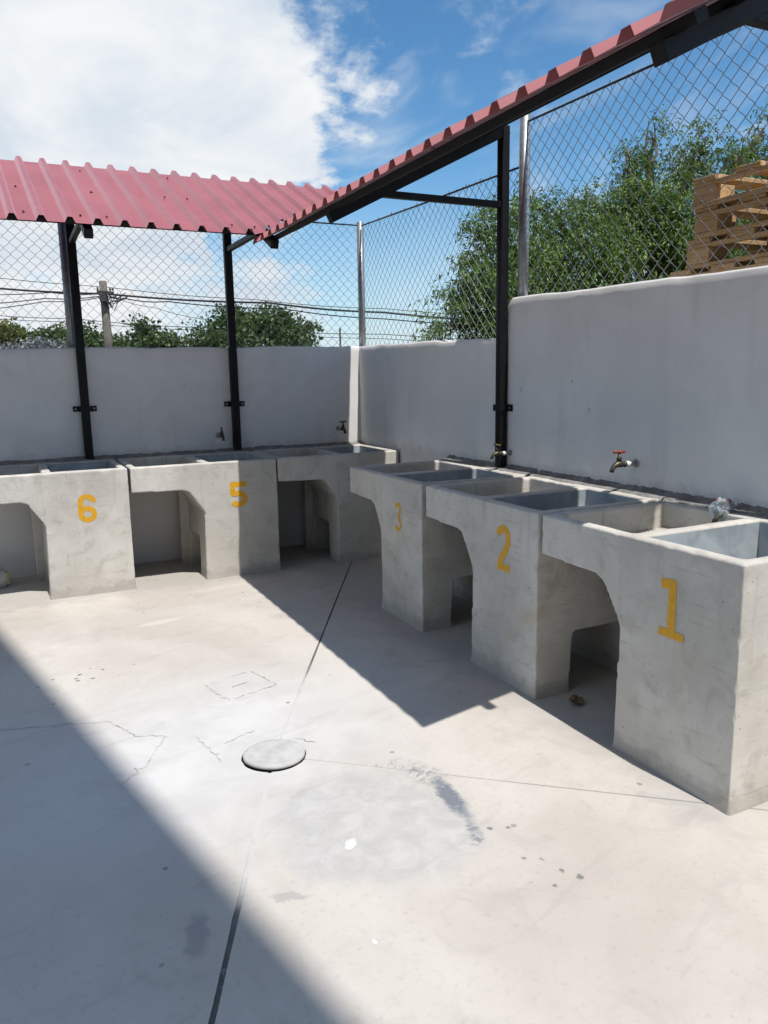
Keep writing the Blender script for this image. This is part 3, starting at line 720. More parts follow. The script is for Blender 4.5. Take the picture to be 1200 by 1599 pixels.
def frame(parent, P, along, out, zfun, reach, braces=True):
    """one post with rafter and arm. P plan point at the wall, `out` unit vector into the yard"""
    P = Vector((*P, 0)); al = Vector((*along, 0)); ou = Vector((*out, 0))
    wd, dp = 0.060, 0.050
    def pt(o_, z_, a_=0.0): return P + ou*o_ + al*a_ + Vector((0, 0, z_))
    mp = MB(); ztop = zfun(-0.03)-0.040
    V = [pt(0.026+dx_, 0, a_) for a_ in () for dx_ in ()]
    mp.bar(pt(0.030, 0.845), pt(0.030, ztop), wd, dp, ou); post = mp.build('post', 'black_steel', parent, bevel=0.004)
    m2 = MB(); m2.bar(pt(0.056, 0.86), pt(0.056, ztop-0.03), 0.006, 0.0035, ou); m2.build('weld_seam', 'black_steel', post)
    # wall clamp: strap over the post with two drilled ears
    m2 = MB(); m2.bar(pt(0.061, 1.212), pt(0.061, 1.252), wd+0.014, 0.010, ou)
    m2.bar(pt(0.006, 1.212, 0.058), pt(0.006, 1.252, 0.058), 0.052, 0.008, ou); m2.bar(pt(0.006, 1.212, -0.058), pt(0.006, 1.252, -0.058), 0.052, 0.008, ou)
    m2.bar(pt(0.033, 1.212, 0.0365), pt(0.033, 1.252, 0.0365), 0.006, 0.062, ou); m2.bar(pt(0.033, 1.212, -0.0365), pt(0.033, 1.252, -0.0365), 0.006, 0.062, ou)
    cl = m2.build('clamp', 'black_steel', post)
    for s in (-1, 1):
        m2 = MB(); m2.tube([pt(0.008, 1.232, s*0.066), pt(0.017, 1.232, s*0.066)], 0.0075, 6); m2.build('bolt', 'galvanised', cl)
    m2 = MB(); m2.bar(pt(0.01, zfun(-0.01)-0.068), pt(reach, zfun(-reach)-0.068), 0.052, 0.056); m2.build('rafter', 'black_steel', parent, bevel=0.003)
    o_arm = 0.80
    m2 = MB(); m2.bar(pt(0.05, 2.425), pt(o_arm+0.03, 2.425), 0.036, 0.036); m2.build('arm', 'black_steel', parent, bevel=0.003)
def screws(parent, pts, m='screw'):
    m_ = MB()
    for p in pts:
        p = Vector(p); m_.tube([p, p+Vector((0, 0, 0.003)), p+Vector((0, 0, 0.0031)), p+Vector((0, 0, 0.009))], [0.008, 0.008, 0.0048, 0.0045], 7)
    o = m_.build('roof_screws', m, parent); o['kind'] = 'stuff'; return o
# left shelter on the long wall
LS = empty('lean_to_shelter', (0, 0, 0)); tag(LS, 'lean-to shelter with faded red ribbed sheets over tubs 5 and 6', 'shelter', 'lean-to shelters over the wash tubs')
for X in (-3.42, -2.264, -1.122): frame(LS, (X, 0.0), (1, 0), (0, -1), zL, 1.21)
for Y in (-1.12, -0.62, -0.12):
    m_ = MB(); m_.bar((-4.72, Y, zL(Y)-0.024), (min(-0.06, Y+0.0)-0.03, Y, zL(Y)-0.024), 0.05, 0.034, (0, -0.438, 0.899)); m_.build('purlin', 'black_steel', LS, bevel=0.003)
PHL = -2.5164; SK = -0.043
def endL(s): return (-1.25, 0.015) if s < -1.25 else (min(s-0.01, -0.03), 0.015)
edges = [-4.78, -4.02, -3.258, -2.495, -1.735, -0.975, -0.03]
for i in range(6):
    a, b = edges[i], edges[i+1]+(0.045 if i < 5 else 0)
    sheet(LS, rib_stations(a, b, PHL), PHL, endL, lambda s, y, h: (s+SK*(y+1.25)/1.25, y, zL(y)+h), 0.0015*(i % 2))
sp = []
for i in range(-15, 9):
    s = PHL+PITCHR*(i+0.5)
    for Y in (-1.12, -0.12, -0.62):
        if rnd.random() < 0.42 and (s < Y-0.1): sp.append((s+SK*(Y+1.25)/1.25+rnd.uniform(-.01, .01), Y+rnd.uniform(-.03, .03), zL(Y)+0.002))
screws(LS, sp)
# right shelter
RS = empty('lean_to_shelter', (0, 0, 0)); tag(RS, 'lean-to shelter with red ribbed sheets over tubs 1, 2 and 3', 'shelter', 'lean-to shelters over the wash tubs')
for Y in (-2.21, -4.56): frame(RS, (0.0, Y), (0, 1), (-1, 0), zR, 1.145)
for X in (-1.10, -0.885, -0.14):
    m_ = MB(); m_.bar((X, -4.66 if X != -0.885 else -4.735, zR(X)-0.024), (X, min(-0.10, X+0.0)-0.06, zR(X)-0.024), 0.05, 0.034, (-0.447, 0, 0.894)); m_.build('purlin', 'black_steel', RS, bevel=0.003)
PHR = -3.4795
def endR(s):
    e = -1.245 - 0.016*(((s-PHR)/PITCHR+0.2) % 1.0)          # hand-cut eave, a little ragged
    b_ = -0.006 + 0.017*s
    return (e, b_) if s < -1.13 else (max(e, min(s-0.16, -0.12)), b_)
edges = [-4.702, -3.94, -3.175, -2.412, -1.65, -0.89, -0.04]
for i in range(6):
    a, b = edges[i], edges[i+1]+(0.045 if i < 5 else 0)
    sheet(RS, rib_stations(a, b, PHR), PHR, endR, lambda s, x, h: (x, s, zR(x)+h), 0.004+0.0015*(i % 2))
sp = []
for i in range(-8, 15):
    s = PHR+PITCHR*(i+0.5)
    for X in (-1.10, -0.14, -0.885):
        if rnd.random() < 0.4 and s < X-0.1: sp.append((X+rnd.uniform(-.02, .02), s, zR(X)+0.006))
screws(RS, sp)

# ------------------------------------------------------------------ chain link fences
def chain(parent, O, d, L, z0f, z1f, cell=0.0815, rad=0.00165, seed=1, bow=0.004):
    """woven mesh: one zigzag wire per half cell column"""
    O = Vector(O); d = Vector(d); nrm = Vector((d.y, -d.x, 0)); hc = cell/2
    V = []; F = []; ncol = int(L/hc)
    for i in range(ncol):
        zz0 = z0f((i+0.5)*hc); zz1 = z1f((i+0.5)*hc); nrow = int((zz1-zz0)/hc)
        pts = []
        for j in range(nrow+1):
            on = (i+j) % 2
            s = (i+on)*hc; z = zz1 - j*hc
            jit = 0.0035*noise.noise(Vector((s*5+seed, z*5, 1))); jz = 0.0035*noise.noise(Vector((s*5+seed, z*5, 8)))
            wv = bow*noise.noise(Vector((s*1.3+seed, z*1.3, 4)))
            # the wire loops through its neighbour at every knuckle
            off = 0.0016 if on else -0.0016
            k = 0.0135
            sgn = 1 if on else -1
            pc = O + d*(s+jit) + nrm*(wv+off) + Vector((0, 0, z+jz))
            pts += [pc + Vector((0, 0, k*0.55)) - d*sgn*k*0.35, pc + d*sgn*0.0010, pc - Vector((0, 0, k*0.55)) - d*sgn*k*0.35]
        k0 = len(V); n = 4
        for q, p in enumerate(pts):
            a = pts[max(0, q-1)]; b = pts[min(len(pts)-1, q+1)]; t_ = (b-a).normalized(); u_ = nrm; v_ = t_.cross(u_).normalized()
            for m in range(n):
                th = math.pi/4+math.pi/2*m; V.append(tuple(p + (u_*math.cos(th)+v_*math.sin(th))*rad))
        for q in range(len(pts)-1):
            for m in range(n): F.append((k0+q*n+m, k0+q*n+(m+1) % n, k0+(q+1)*n+(m+1) % n, k0+(q+1)*n+m))
    m_ = MB(); m_.v = V; m_.f = F
    return m_.build('chain_link_mesh', 'wire', parent)
def ties(parent, pts, d):
    m_ = MB(); d = Vector(d)
    for p in pts:
        p = Vector(p); q = [p + Vector((0, 0, -0.028)) - d*0.004, p + Vector((0, 0, 0.004)) + d*0.004, p + Vector((0, 0, 0.013+rnd.uniform(0, .010))) + d*0.012, p + Vector((0, 0, 0.006)) + d*0.022]
        m_.tube(q, 0.0013, 4)
    o = m_.build('wire_ties', 'rail_steel', parent); o['kind'] = 'stuff'
def fpost(parent, x, y, z0, z1, r=0.030):
    m_ = MB(); m_.tube([(x, y, z0-0.1), (x, y, z0+0.4), (x, y, z1)], r, 20); p = m_.build('post', 'galvanised', parent, True)
    m_ = MB(); m_.tube([(x, y, z1), (x, y, z1+0.006)], [r*1.02, r*0.9], 20); m_.build('cap', 'galvanised', p)
FB = empty('chain_link_fence', (-2, 0.062, 1.67)); tag(FB, 'chain-link fence standing on the long wall under the faded roof', 'fence')
FB.location = (0, 0, 0)
chain(FB, (0.062, 0.062, 0), (-1, 0, 0), 5.2, lambda s: 1.655, lambda s: 2.702, seed=2)
for X in (0.064, -2.310, -4.66): fpost(FB, X, 0.064, 1.66, 2.72)
m_ = MB(); m_.tube([(0.09, 0.062, 2.700), (-2.3, 0.062, 2.690), (-5.2, 0.062, 2.695)], 0.0062, 8); m_.build('top_rail', 'rail_steel', FB, True)
ties(FB, [(-0.10-0.21*i+rnd.uniform(-.05, .05), 0.062, 2.700) for i in range(18)], (1, 0, 0))
FR = empty('chain_link_fence', (0, 0, 0)); tag(FR, 'chain-link fence standing on the right-hand walls in front of the pallets', 'fence')
chain(FR, (0.060, 0.02, 0), (0, -1, 0), 2.30, lambda s: 1.655, lambda s: 2.690-0.022*s, seed=5, bow=0.012)
chain(FR, (0.060, -2.315, 0), (0, -1, 0), 4.5, lambda s: 1.850-0.016*s, lambda s: 2.868-0.022*s, seed=9, bow=0.008)
for Y, zt in ((-2.292, 3.02), (-4.70, 3.0)): fpost(FR, 0.062, Y, 1.84, zt, 0.032)
m_ = MB(); m_.tube([(0.060, 0.02, 2.692), (0.060, -1.1, 2.660), (0.060, -2.27, 2.636)], 0.0062, 8); m_.build('top_rail', 'rail_steel', FR, True)
m_ = MB(); m_.tube([(0.060, -2.31, 2.868), (0.060, -3.4, 2.842), (0.060, -4.7, 2.812), (0.060, -6.8, 2.77)], 0.0062, 8); m_.build('top_rail', 'rail_steel', FR, True)
ties(FR, [(0.060, -0.12-0.22*i+rnd.uniform(-.05, .05), 2.690-0.024*(0.12+0.22*i)) for i in range(10)] + [(0.060, -2.42-0.20*i+rnd.uniform(-.05, .05), 2.866-0.024*(0.12+0.20*i)) for i in range(12)], (0, 1, 0))

# ------------------------------------------------------------------ taps
def tap(loc, rz, label, handle='red_enamel', turn=0.4, body='dark_brass'):
    """wall tap; local -y is out of the wall"""
    t = empty('water_tap', loc, rz); tag(t, label, 'tap', 'wall taps over the wash tubs')
    m_ = MB(); m_.tube([(0, 0.01, 0), (0, -0.055, 0)], 0.0105, 12); m_.tube([(0, -0.001, 0), (0, -0.006, 0)], 0.020, 14); m_.build('pipe', 'galvanised', t, True)
    m_ = MB(); m_.tube([(0, -0.046, 0), (0, -0.050, 0), (0, -0.070, 0), (0, -0.074, 0)], [0.011, 0.0145, 0.014, 0.011], 12); m_.build('thread_tape', 'thread_tape', t, True)
    m_ = MB(); m_.tube([(0, -0.070, 0), (0, -0.078, 0), (0, -0.086, 0), (0, -0.100, 0.002), (0, -0.116, 0.003), (0, -0.130, 0.0), (0, -0.146, -0.010), (0, -0.154, -0.024), (0, -0.156, -0.036)],
                       [0.015, 0.0155, 0.0115, 0.0165, 0.0175, 0.0140, 0.0115, 0.0110, 0.0120], 14); bd = m_.build('valve_body', body, t, True)
    m_ = MB(); m_.tube([(0, -0.112, 0.008), (0, -0.112, 0.026), (0, -0.112, 0.030), (0, -0.112, 0.038), (0, -0.112, 0.062)], [0.0125, 0.0125, 0.0145, 0.008, 0.0045], 12); m_.build('stem', body, bd, True)
    ca, sa = math.cos(turn), math.sin(turn)
    m_ = MB(); q = [(-0.032, 0.0), (-0.024, 0.0), (0, 0.0), (0.024, 0.0), (0.032, 0.0)]
    m_.tube([(a*ca, -0.112+a*sa, 0.062) for a, _ in q], [0.0055, 0.0075, 0.0060, 0.0075, 0.0055], 8)
    m_.tube([(0, -0.112, 0.055), (0, -0.112, 0.069)], 0.008, 10); m_.build('handle', handle, t, True)
    return t
tap((0.0, -3.349, 0.992), -math.pi/2, 'brass wall tap with red handle above tub number 2', turn=1.35)
tap((0.0, -2.275, 0.955), -math.pi/2, 'brass wall tap in front of the black post above tub 3', handle='brass', turn=0.2).scale = (0.85, 0.9, 0.85)
tap((0.0, -3.975, 0.838), -math.pi/2, 'wall tap wrapped in clear plastic above tub number 1', turn=0.5)
tap((-0.215, 0.0, 0.992), 0.0, 'dark wall tap nearest the corner above the shaded tub', handle='dark_brass', turn=0.1)
tap((-1.265, 0.0, 0.985), 0.0, 'dark wall tap left of the post above tub number 5', handle='dark_brass', turn=1.3)
# plastic bag round the nearest tap
bm = bmesh.new(); bmesh.ops.create_icosphere(bm, subdivisions=4, radius=1.0)
for v in bm.verts:
    c = v.co; k = 1 + 0.25*noise.noise(c*1.7) + 0.10*noise.noise(c*4.1) - 0.10*abs(noise.noise(c*3.0+Vector((3, 1, 2))))
    v.co = Vector((c.x*0.040*k, c.y*0.066*k, c.z*0.052*k))
me = bpy.data.meshes.new('plastic_bag'); bm.to_mesh(me); bm.free(); me.shade_smooth()
bag = tag(link('plastic_bag', me, 'clear_plastic'), 'crumpled clear plastic bag tied over the tap of tub 1', 'plastic bag')
bag.location = (-0.108, -3.975, 0.862); bag.rotation_euler = (0, 0, -math.pi/2)
sm = bag.modifiers.new('thick', 'SOLIDIFY'); sm.thickness = 0.0012

# ------------------------------------------------------------------ small things on the floor
bm = bmesh.new(); bmesh.ops.create_cube(bm, size=1.0)
for v in bm.verts: v.co = Vector((v.co.x*0.30, v.co.y*0.15, v.co.z*0.115+0.0575))
bmesh.ops.bevel(bm, geom=bm.edges[:], offset=0.022, segments=3, affect='EDGES')
me = bpy.data.meshes.new('foam_block'); bm.to_mesh(me); bm.free(); me.shade_smooth()
fb = empty('foam_block', (-3.045, -0.225, 0.001), 0.10); tag(fb, 'white block with a yellowed end lying under tub number 6', 'foam block'); link('core', me, 'white_foam', fb)
m_ = MB(); m_.box((0.128, -0.058, 0.016), (0.1525, 0.058, 0.100)); m_.build('worn_end', 'yellow_foam', fb, bevel=0.008)
V = []; F = []; NL = 9
for i in range(NL):
    for j in range(NL):
        a, b = i/(NL-1)-0.5, j/(NL-1)-0.5
        V.append((a*0.075*(1-1.2*b*b), b*0.062*(1-1.0*a*a), 0.008+0.022*abs(a)*1.6+0.018*max(0, b)+0.010*noise.noise(Vector((a*5, b*5, 2)))))
for i in range(NL-1):
    for j in range(NL-1): q = i*NL+j; F.append((q, q+NL, q+NL+1, q+1))
m_ = MB(); m_.quadmesh(V, F); lf = m_.build('dry_leaf', 'dry_leaf', smooth=True); lf.location = (-0.655, -3.725, 0.0); lf.rotation_euler = (0, 0, 0.6)
lf.modifiers.new('thick', 'SOLIDIFY').thickness = 0.0012
tag(lf, 'curled brown dry leaf on the floor beside tub number 2', 'leaf')

# ------------------------------------------------------------------ pallets behind the tall wall
def pieces():
    P = []
    L, Wd = 1.2, 1.0                                   # long side along y
    for i in range(3):
        x = 0.0 + i*0.44
        P.append(('bottom_board', (x, 0, 0), (x+0.12, -L, 0.022)))
        for j in range(3):
            y = -j*0.53; P.append(('block', (x, y-0.0, 0.0225), (x+0.13, y-0.14, 0.0965)))
        P.append(('stringer_board', (x if i < 2 else x+0.085, 0, 0.097), (x+0.035 if i < 2 else x+0.12, -L, 0.119)))
    for j in range(5):
        y = -j*0.265; P.append(('deck_board', (0, y, 0.1195), (Wd, y-0.14, 0.1425)))
    return P
PM = {}
def pallet(loc, rz, label):
    t = empty('pallet', loc, rz); tag(t, label, 'pallet', 'wooden pallets stacked behind the tall wall')
    for nme, a, b in pieces():
        dims = tuple(round(b[i]-a[i], 4) for i in range(3))
        if (nme, dims) not in PM:
            m_ = MB(); lo = [min(0, q) for q in dims]; hi = [max(0, q) for q in dims]; m_.box(lo, hi)
            me = bpy.data.meshes.new(nme); me.from_pydata(m_.v, [], m_.f); me.update(); PM[(nme, dims)] = me
        o = link(nme, PM[(nme, dims)], 'pallet_wood', t, 0.003)
        o.location = (a[0]+rnd.uniform(-.006, .006), a[1]+rnd.uniform(-.008, .008), a[2]); o.rotation_euler = (0, 0, rnd.uniform(-.006, .006))
order = ['lowest of all', 'second from the ground', 'third from the ground', 'fourth from the ground', 'fifth from the ground']
Z = 1.232; k = 0
offs = [(-3.13, .41), (-3.12, .42), (-3.16, .40), (-3.14, .43), (-3.11, .41), (-3.21, .42), (-3.255, .41), (-3.24, .40)]
lab = ['wooden pallet lowest in the stack, on the earth bank', 'wooden pallet bedded on the lowest one of the stack', 'wooden pallet third from the bottom of the stack', 'wooden pallet just below the top of the tall wall',
       'lowest wooden pallet showing above the tall wall', 'second wooden pallet up from the wall top', 'wooden pallet just under the top one', 'topmost wooden pallet of the stack behind the wall']
for (y, x), l in zip(offs, lab):
    pallet((x, y, Z), rnd.uniform(-.02, .02), l); Z += 0.1435

# ------------------------------------------------------------------ vegetation
def leaves(name, parent, centres, radii, per, size, m, seed, droop=0.35, aspect=0.42):
    R_ = np.random.RandomState(seed); C_ = np.asarray(centres); n = len(C_)*per
    ci = np.repeat(np.arange(len(C_)), per)
    off = R_.normal(size=(n, 3)); off /= np.linalg.norm(off, axis=1)[:, None]; off *= (R_.rand(n, 1)**0.45)*np.asarray(radii)[ci][:, None]
    off[:, 2] *= 0.85
    P = C_[ci]+off
    d = R_.normal(size=(n, 3)); d[:, 2] -= droop*1.5; d += off/np.asarray(radii)[ci][:, None]*0.8; d /= np.linalg.norm(d, axis=1)[:, None]
    a = R_.normal(size=(n, 3)); a[:, 2] += 0.2; s = np.cross(d, a); s /= np.linalg.norm(s, axis=1)[:, None]
    nn = np.cross(s, d); L = size*(0.6+0.8*R_.rand(n, 1)); wd = L*aspect
    V = np.empty((n, 4, 3)); V[:, 0] = P; V[:, 1] = P+d*L*0.45+s*wd*0.5+nn*L*0.06; V[:, 2] = P+d*L-nn*L*0.08; V[:, 3] = P+d*L*0.45-s*wd*0.5+nn*L*0.06
    k = np.arange(n)*4
    T = np.stack([np.stack([k, k+1, k+2], 1), np.stack([k, k+2, k+3], 1)], 1).reshape(-1)
    me = bpy.data.meshes.new(name); me.vertices.add(n*4); me.vertices.foreach_set('co', V.ravel())
    me.loops.add(len(T)); me.loops.foreach_set('vertex_index', T)
    me.polygons.add(len(T)//3); me.polygons.foreach_set('loop_start', np.arange(0, len(T), 3)); me.polygons.foreach_set('loop_total', np.full(len(T)//3, 3))
    me.update(calc_edges=True)
    return link(name, me, m, parent)
def sprays(name, parent, starts, dirs, length, per, size, m, seed, aspect=0.36, droop=0.9):
    R_ = np.random.RandomState(seed); n0 = len(starts); n = n0*per
    si = np.repeat(np.arange(n0), per); t_ = np.tile((np.arange(per)+0.5)/per, n0)[:, None] + R_.uniform(-.03, .03, (n, 1))
    Ls = (length*(0.55+0.9*R_.rand(n0)))[si][:, None]; d0 = dirs[si]
    P = starts[si] + d0*Ls*t_ + np.array([0, 0, -1.0])*(droop*0.5*Ls*t_**2) + R_.normal(size=(n, 3))*0.018*(1+Ls)
    tang = d0 + np.array([0, 0, -1.0])*(droop*t_); tang /= np.linalg.norm(tang, axis=1)[:, None]
    sd_ = np.cross(tang, R_.normal(size=(n, 3))); sd_ /= np.linalg.norm(sd_, axis=1)[:, None]
    d = tang*0.55 + sd_*0.8 + np.array([0, 0, -0.45]); d += R_.normal(size=(n, 3))*0.15; d /= np.linalg.norm(d, axis=1)[:, None]
    up_n = R_.normal(size=(n, 3))*0.45 + np.array([0, 0, 1.0]); s_ = np.cross(d, up_n); s_ /= np.linalg.norm(s_, axis=1)[:, None]; nn = np.cross(s_, d)
    L = size*(0.6+0.7*R_.rand(n, 1)); wd = L*aspect
    V = np.empty((n, 4, 3)); V[:, 0] = P; V[:, 1] = P+d*L*0.42+s_*wd*0.5+nn*L*0.05; V[:, 2] = P+d*L-nn*L*0.10; V[:, 3] = P+d*L*0.42-s_*wd*0.5+nn*L*0.05
    k = np.arange(n)*4; T = np.stack([np.stack([k, k+1, k+2], 1), np.stack([k, k+2, k+3], 1)], 1).reshape(-1)
    me = bpy.data.meshes.new(name); me.vertices.add(n*4); me.vertices.foreach_set('co', V.ravel())
    me.loops.add(len(T)); me.loops.foreach_set('vertex_index', T)
    me.polygons.add(len(T)//3); me.polygons.foreach_set('loop_start', np.arange(0, len(T), 3)); me.polygons.foreach_set('loop_total', np.full(len(T)//3, 3))
    me.update(calc_edges=True); return link(name, me, m, parent)
def clusters(lobes, count, seed, shell=0.55):
    R_ = np.random.RandomState(seed); out = []
    vol = np.array([l[1][0]*l[1][1]*l[1][2] for l in lobes])**0.75; vol /= vol.sum()
    for l, f in zip(lobes, vol):
        k = max(4, int(count*f)); q = R_.normal(size=(k, 3)); q /= np.linalg.norm(q, axis=1)[:, None]
        q *= (shell+(1-shell)*R_.rand(k, 1)) * (1+0.20*R_.normal(size=(k, 1)))
        out.append(np.asarray(l[0])+q*np.asarray(l[1]))
    return np.concatenate(out)
def limb(mb_, a, b, r0_, r1_, seed, bend=0.12):
    rr = random.Random(seed); a = Vector(a); b = Vector(b); L = (b-a).length; P = []
    for i in range(6):
        t_ = i/5; P.append(a.lerp(b, t_) + Vector((rr.gauss(0, 1), rr.gauss(0, 1), rr.gauss(0, .5)))*bend*L*0.25*math.sin(math.pi*t_))
    mb_.tube(P, [r0_+(r1_-r0_)*i/5 for i in range(6)], 7)
def tree(name, label, base, lobes, ncl, per, lsize, crad, m, seed, trunk=0.16, group=None, droop=0.35, fork=None, aspect=0.42, spray=None):
    t = empty(name, base); tag(t, label, 'tree' if 'shrub' not in name else 'shrub', group); B = Vector(base)
    fork = Vector(fork) if fork else Vector((np.mean([l[0][0] for l in lobes]), np.mean([l[0][1] for l in lobes]), B.z+0.45*(np.mean([l[0][2] for l in lobes])-B.z)))
    m_ = MB(); limb(m_, (0, 0, -0.2), fork-B, trunk, trunk*0.7, seed)
    tr = m_.build('trunk', 'bark', t, True)
    for i, l in enumerate(lobes):
        m_ = MB(); limb(m_, fork-B, (fork-B).lerp(Vector(l[0])-B, 0.85), trunk*min(0.5, 0.12+0.5*l[1][0]), trunk*0.06, seed+i+5)
        for q in range(5):
            e = Vector(l[0])-B + Vector([NR.normal()*0.40*k for k in l[1]]); limb(m_, (fork-B).lerp(Vector(l[0])-B, 0.6), e, trunk*0.2, trunk*0.05, seed+i*9+q)
        m_.build('branch', 'bark', t, True)
    lb = [((Vector(l[0])-B)[:], l[1]) for l in lobes]; R2 = np.random.RandomState(seed+1)
    cl = clusters(lb, ncl, seed, 0.35)
    if spray:
        # several sprays start at each twig end and lean outwards, so that clumps and dark gaps form
        cen = np.array([l[0] for l in lb]); near = cen[np.argmin(((cl[:, None]-cen[None])**2).sum(2), axis=1)]
        out = cl-near; out /= np.linalg.norm(out, axis=1)[:, None]+1e-6
        kk = 7; st = np.repeat(cl, kk, 0) + R2.normal(size=(len(cl)*kk, 3))*crad*0.35
        dr = np.repeat(out, kk, 0)*0.8 + R2.normal(size=(len(cl)*kk, 3))*0.75 + np.array([0, 0, 0.45]); dr /= np.linalg.norm(dr, axis=1)[:, None]
        ln = 0.55+0.9*R2.rand(len(st)); o = sprays('crown', t, st, dr, spray, per, lsize, m, seed+2)
    else:
        rad = np.full(len(cl), crad)*(0.6+0.8*R2.rand(len(cl))); o = leaves('crown', t, cl, rad, per, lsize, m, seed+2, droop, aspect)
    o['kind'] = 'stuff'
    return t
def at(u, v, depth):
    d = fw + rt*((u-600)/FPX) - up*((v-799.5)/FPX); p = CAM + d*depth; return (p.x, p.y, p.z)
def lobe(u, v, depth, rpx, rpy=None, rdep=None):
    s = depth/FPX; rx = rpx*s; rz = (rpy or rpx)*s; return (at(u, v, depth), (rx, rdep or rx, rz))
# big weeping fig outside the right wall
big = [lobe(905, 395, 12.0, 85, 80, 1.1), lobe(850, 325, 12.3, 38, 36), lobe(830, 430, 11.6, 60, 80), lobe(1005, 330, 13.0, 70, 70, 1.2), lobe(995, 258, 13.2, 24, 40), lobe(1020, 195, 13.3, 9, 30), lobe(980, 230, 13.2, 10, 16),
       lobe(1075, 265, 13.4, 40, 42), lobe(1098, 205, 13.5, 13, 28), lobe(1150, 235, 13.4, 38, 28), lobe(1190, 195, 13.6, 18, 20), lobe(1250, 240, 13.5, 70, 60), lobe(935, 310, 12.6, 36, 32), lobe(1070, 370, 12.8, 85, 70, 1.3),
       lobe(1190, 330, 13.2, 90, 80, 1.3), lobe(950, 470, 12.0, 120, 45, 1.2), lobe(1120, 470, 12.6, 120, 60, 1.3)]
big = [(tuple(np.array(c_)-np.array((0, 0, 0.12))), tuple(0.84*q for q in r_)) for c_, r_ in big]
b0 = at(1000, 560, 12.8); tree('fig_tree', 'large leafy fig tree behind the tall wall beside the pallets', (b0[0], b0[1], 1.15), big, 1150, 15, 0.072, 0.26, 'ficus_leaf', 31, trunk=0.20, fork=at(1000, 470, 12.8), spray=0.42)
# drooping younger tree left of it
sm_ = [lobe(765, 400, 10.2, 30, 62), lobe(790, 350, 10.4, 26, 45), lobe(745, 440, 10.0, 42, 30), lobe(730, 485, 9.9, 36, 26), lobe(700, 515, 9.9, 34, 14), lobe(770, 500, 10.0, 40, 40), lobe(735, 408, 10.2, 24, 14), lobe(810, 440, 10.3, 40, 70), lobe(800, 510, 10.2, 50, 50)]
b0 = at(800, 560, 10.2); tree('fig_tree', 'smaller drooping fig tree behind the low wall by the black post', (b0[0], b0[1], 1.15), sm_, 190, 15, 0.070, 0.18, 'ficus_leaf', 57, trunk=0.09, fork=at(790, 500, 10.2), spray=0.34)
# trees across the road
g = 'trees beyond the long wall'
mid = [lobe(395, 515, 30, 60, 32, 2.0), lobe(340, 525, 30, 45, 28, 1.5), lobe(455, 525, 30, 38, 28, 1.5), lobe(430, 500, 30, 42, 20), lobe(370, 497, 30, 36, 18), lobe(312, 540, 30, 26, 22), lobe(400, 555, 30, 95, 30, 2.0), lobe(488, 512, 30, 9, 8)]
b0 = at(390, 600, 30); tree('broad_tree', 'broad round green tree left of the corner, beyond the long wall', (b0[0], b0[1], -0.06), mid, 420, 34, 0.15, 0.34, 'far_leaf', 71, 0.22, g, aspect=0.6)
def simple(label, spots, depth, m, seed, ls=0.2, name='broad_tree', ncl=150, per=34):
    lob = [lobe(u, v, depth, a, b) for u, v, a, b in spots]; u = sum(s[0] for s in spots)/len(spots); b = at(u, 605, depth)
    tree(name, label, (b[0], b[1], -0.06), lob, ncl, per, ls, depth*0.0105, m, seed, 0.2, g, aspect=0.6)
simple('small dark round tree just right of the wooden pole', [(228, 517, 24, 17), (250, 535, 40, 16), (275, 545, 40, 20), (225, 550, 40, 20)], 38, 'far_leaf', 81)
simple('dark green tree behind the left black post', [(125, 528, 34, 16), (150, 533, 34, 16), (140, 548, 50, 20), (185, 540, 32, 16)], 40, 'far_leaf', 83)
simple('olive yellow tree at the far left edge of the photo', [(20, 521, 30, 18), (-20, 525, 40, 22), (10, 545, 45, 20)], 36, 'olive_leaf', 85)
simple('mid green tree between the olive tree and the left post', [(78, 528, 28, 15), (55, 535, 30, 15), (95, 545, 40, 16)], 42, 'far_leaf', 87)
simple('pale grey-leaved shrub low behind the wall at far left', [(62, 541, 24, 13), (20, 549, 20, 9), (85, 549, 20, 10)], 24, 'pale_leaf', 89, 0.10, 'pale_shrub', 90, 22)

# ------------------------------------------------------------------ utility pole, cables and far post
PD = 27.0
pb = at(170, 545, PD); pt_ = at(163, 441, PD)
up_ = empty('utility_pole', (pb[0], pb[1], -0.06)); tag(up_, 'weathered wooden utility pole carrying cables beyond the long wall', 'utility pole')
H = pt_[2]+0.06
m_ = MB(); m_.tube([(0, 0, -0.3), (0.01, 0, H*0.5), (-0.02, 0, H)], [0.17, 0.15, 0.125], 12); m_.build('shaft', 'weathered_pole', up_, True)
hz = at(163, 458, PD)[2]+0.06
m_ = MB(); m_.bar((-0.26, -0.16, hz), (0.30, -0.16, hz-0.02), 0.06, 0.07); m_.build('cross_arm', 'rail_steel', up_)
for i, x in enumerate((-0.22, 0.18, 0.27)):
    m_ = MB(); m_.tube([(x, -0.13, hz+0.04), (x, -0.13, hz+0.09), (x, -0.13, hz+0.10), (x, -0.13, hz+0.15)], [0.02, 0.045, 0.03, 0.04], 8); m_.build('insulator', 'rail_steel', up_, True)
for i in range(12):
    m_ = MB(); rr = random.Random(i+3); x0 = rr.uniform(-.3, .1); x1 = x0+rr.uniform(.3, .9); z0 = hz-rr.uniform(.0, .25)
    m_.tube([(x0+(x1-x0)*q/10, -0.2-0.1*rr.random(), z0-(0.12+0.3*rr.random()*(i > 4))*math.sin(math.pi*q/10)) for q in range(11)], 0.014, 5); m_.build('cable_loop', 'cable', up_)
m_ = MB(); m_.box((-0.18, -0.32, hz-0.35), (0.02, -0.16, hz-0.08)); m_.build('junction_box', 'rail_steel', up_, bevel=0.01)
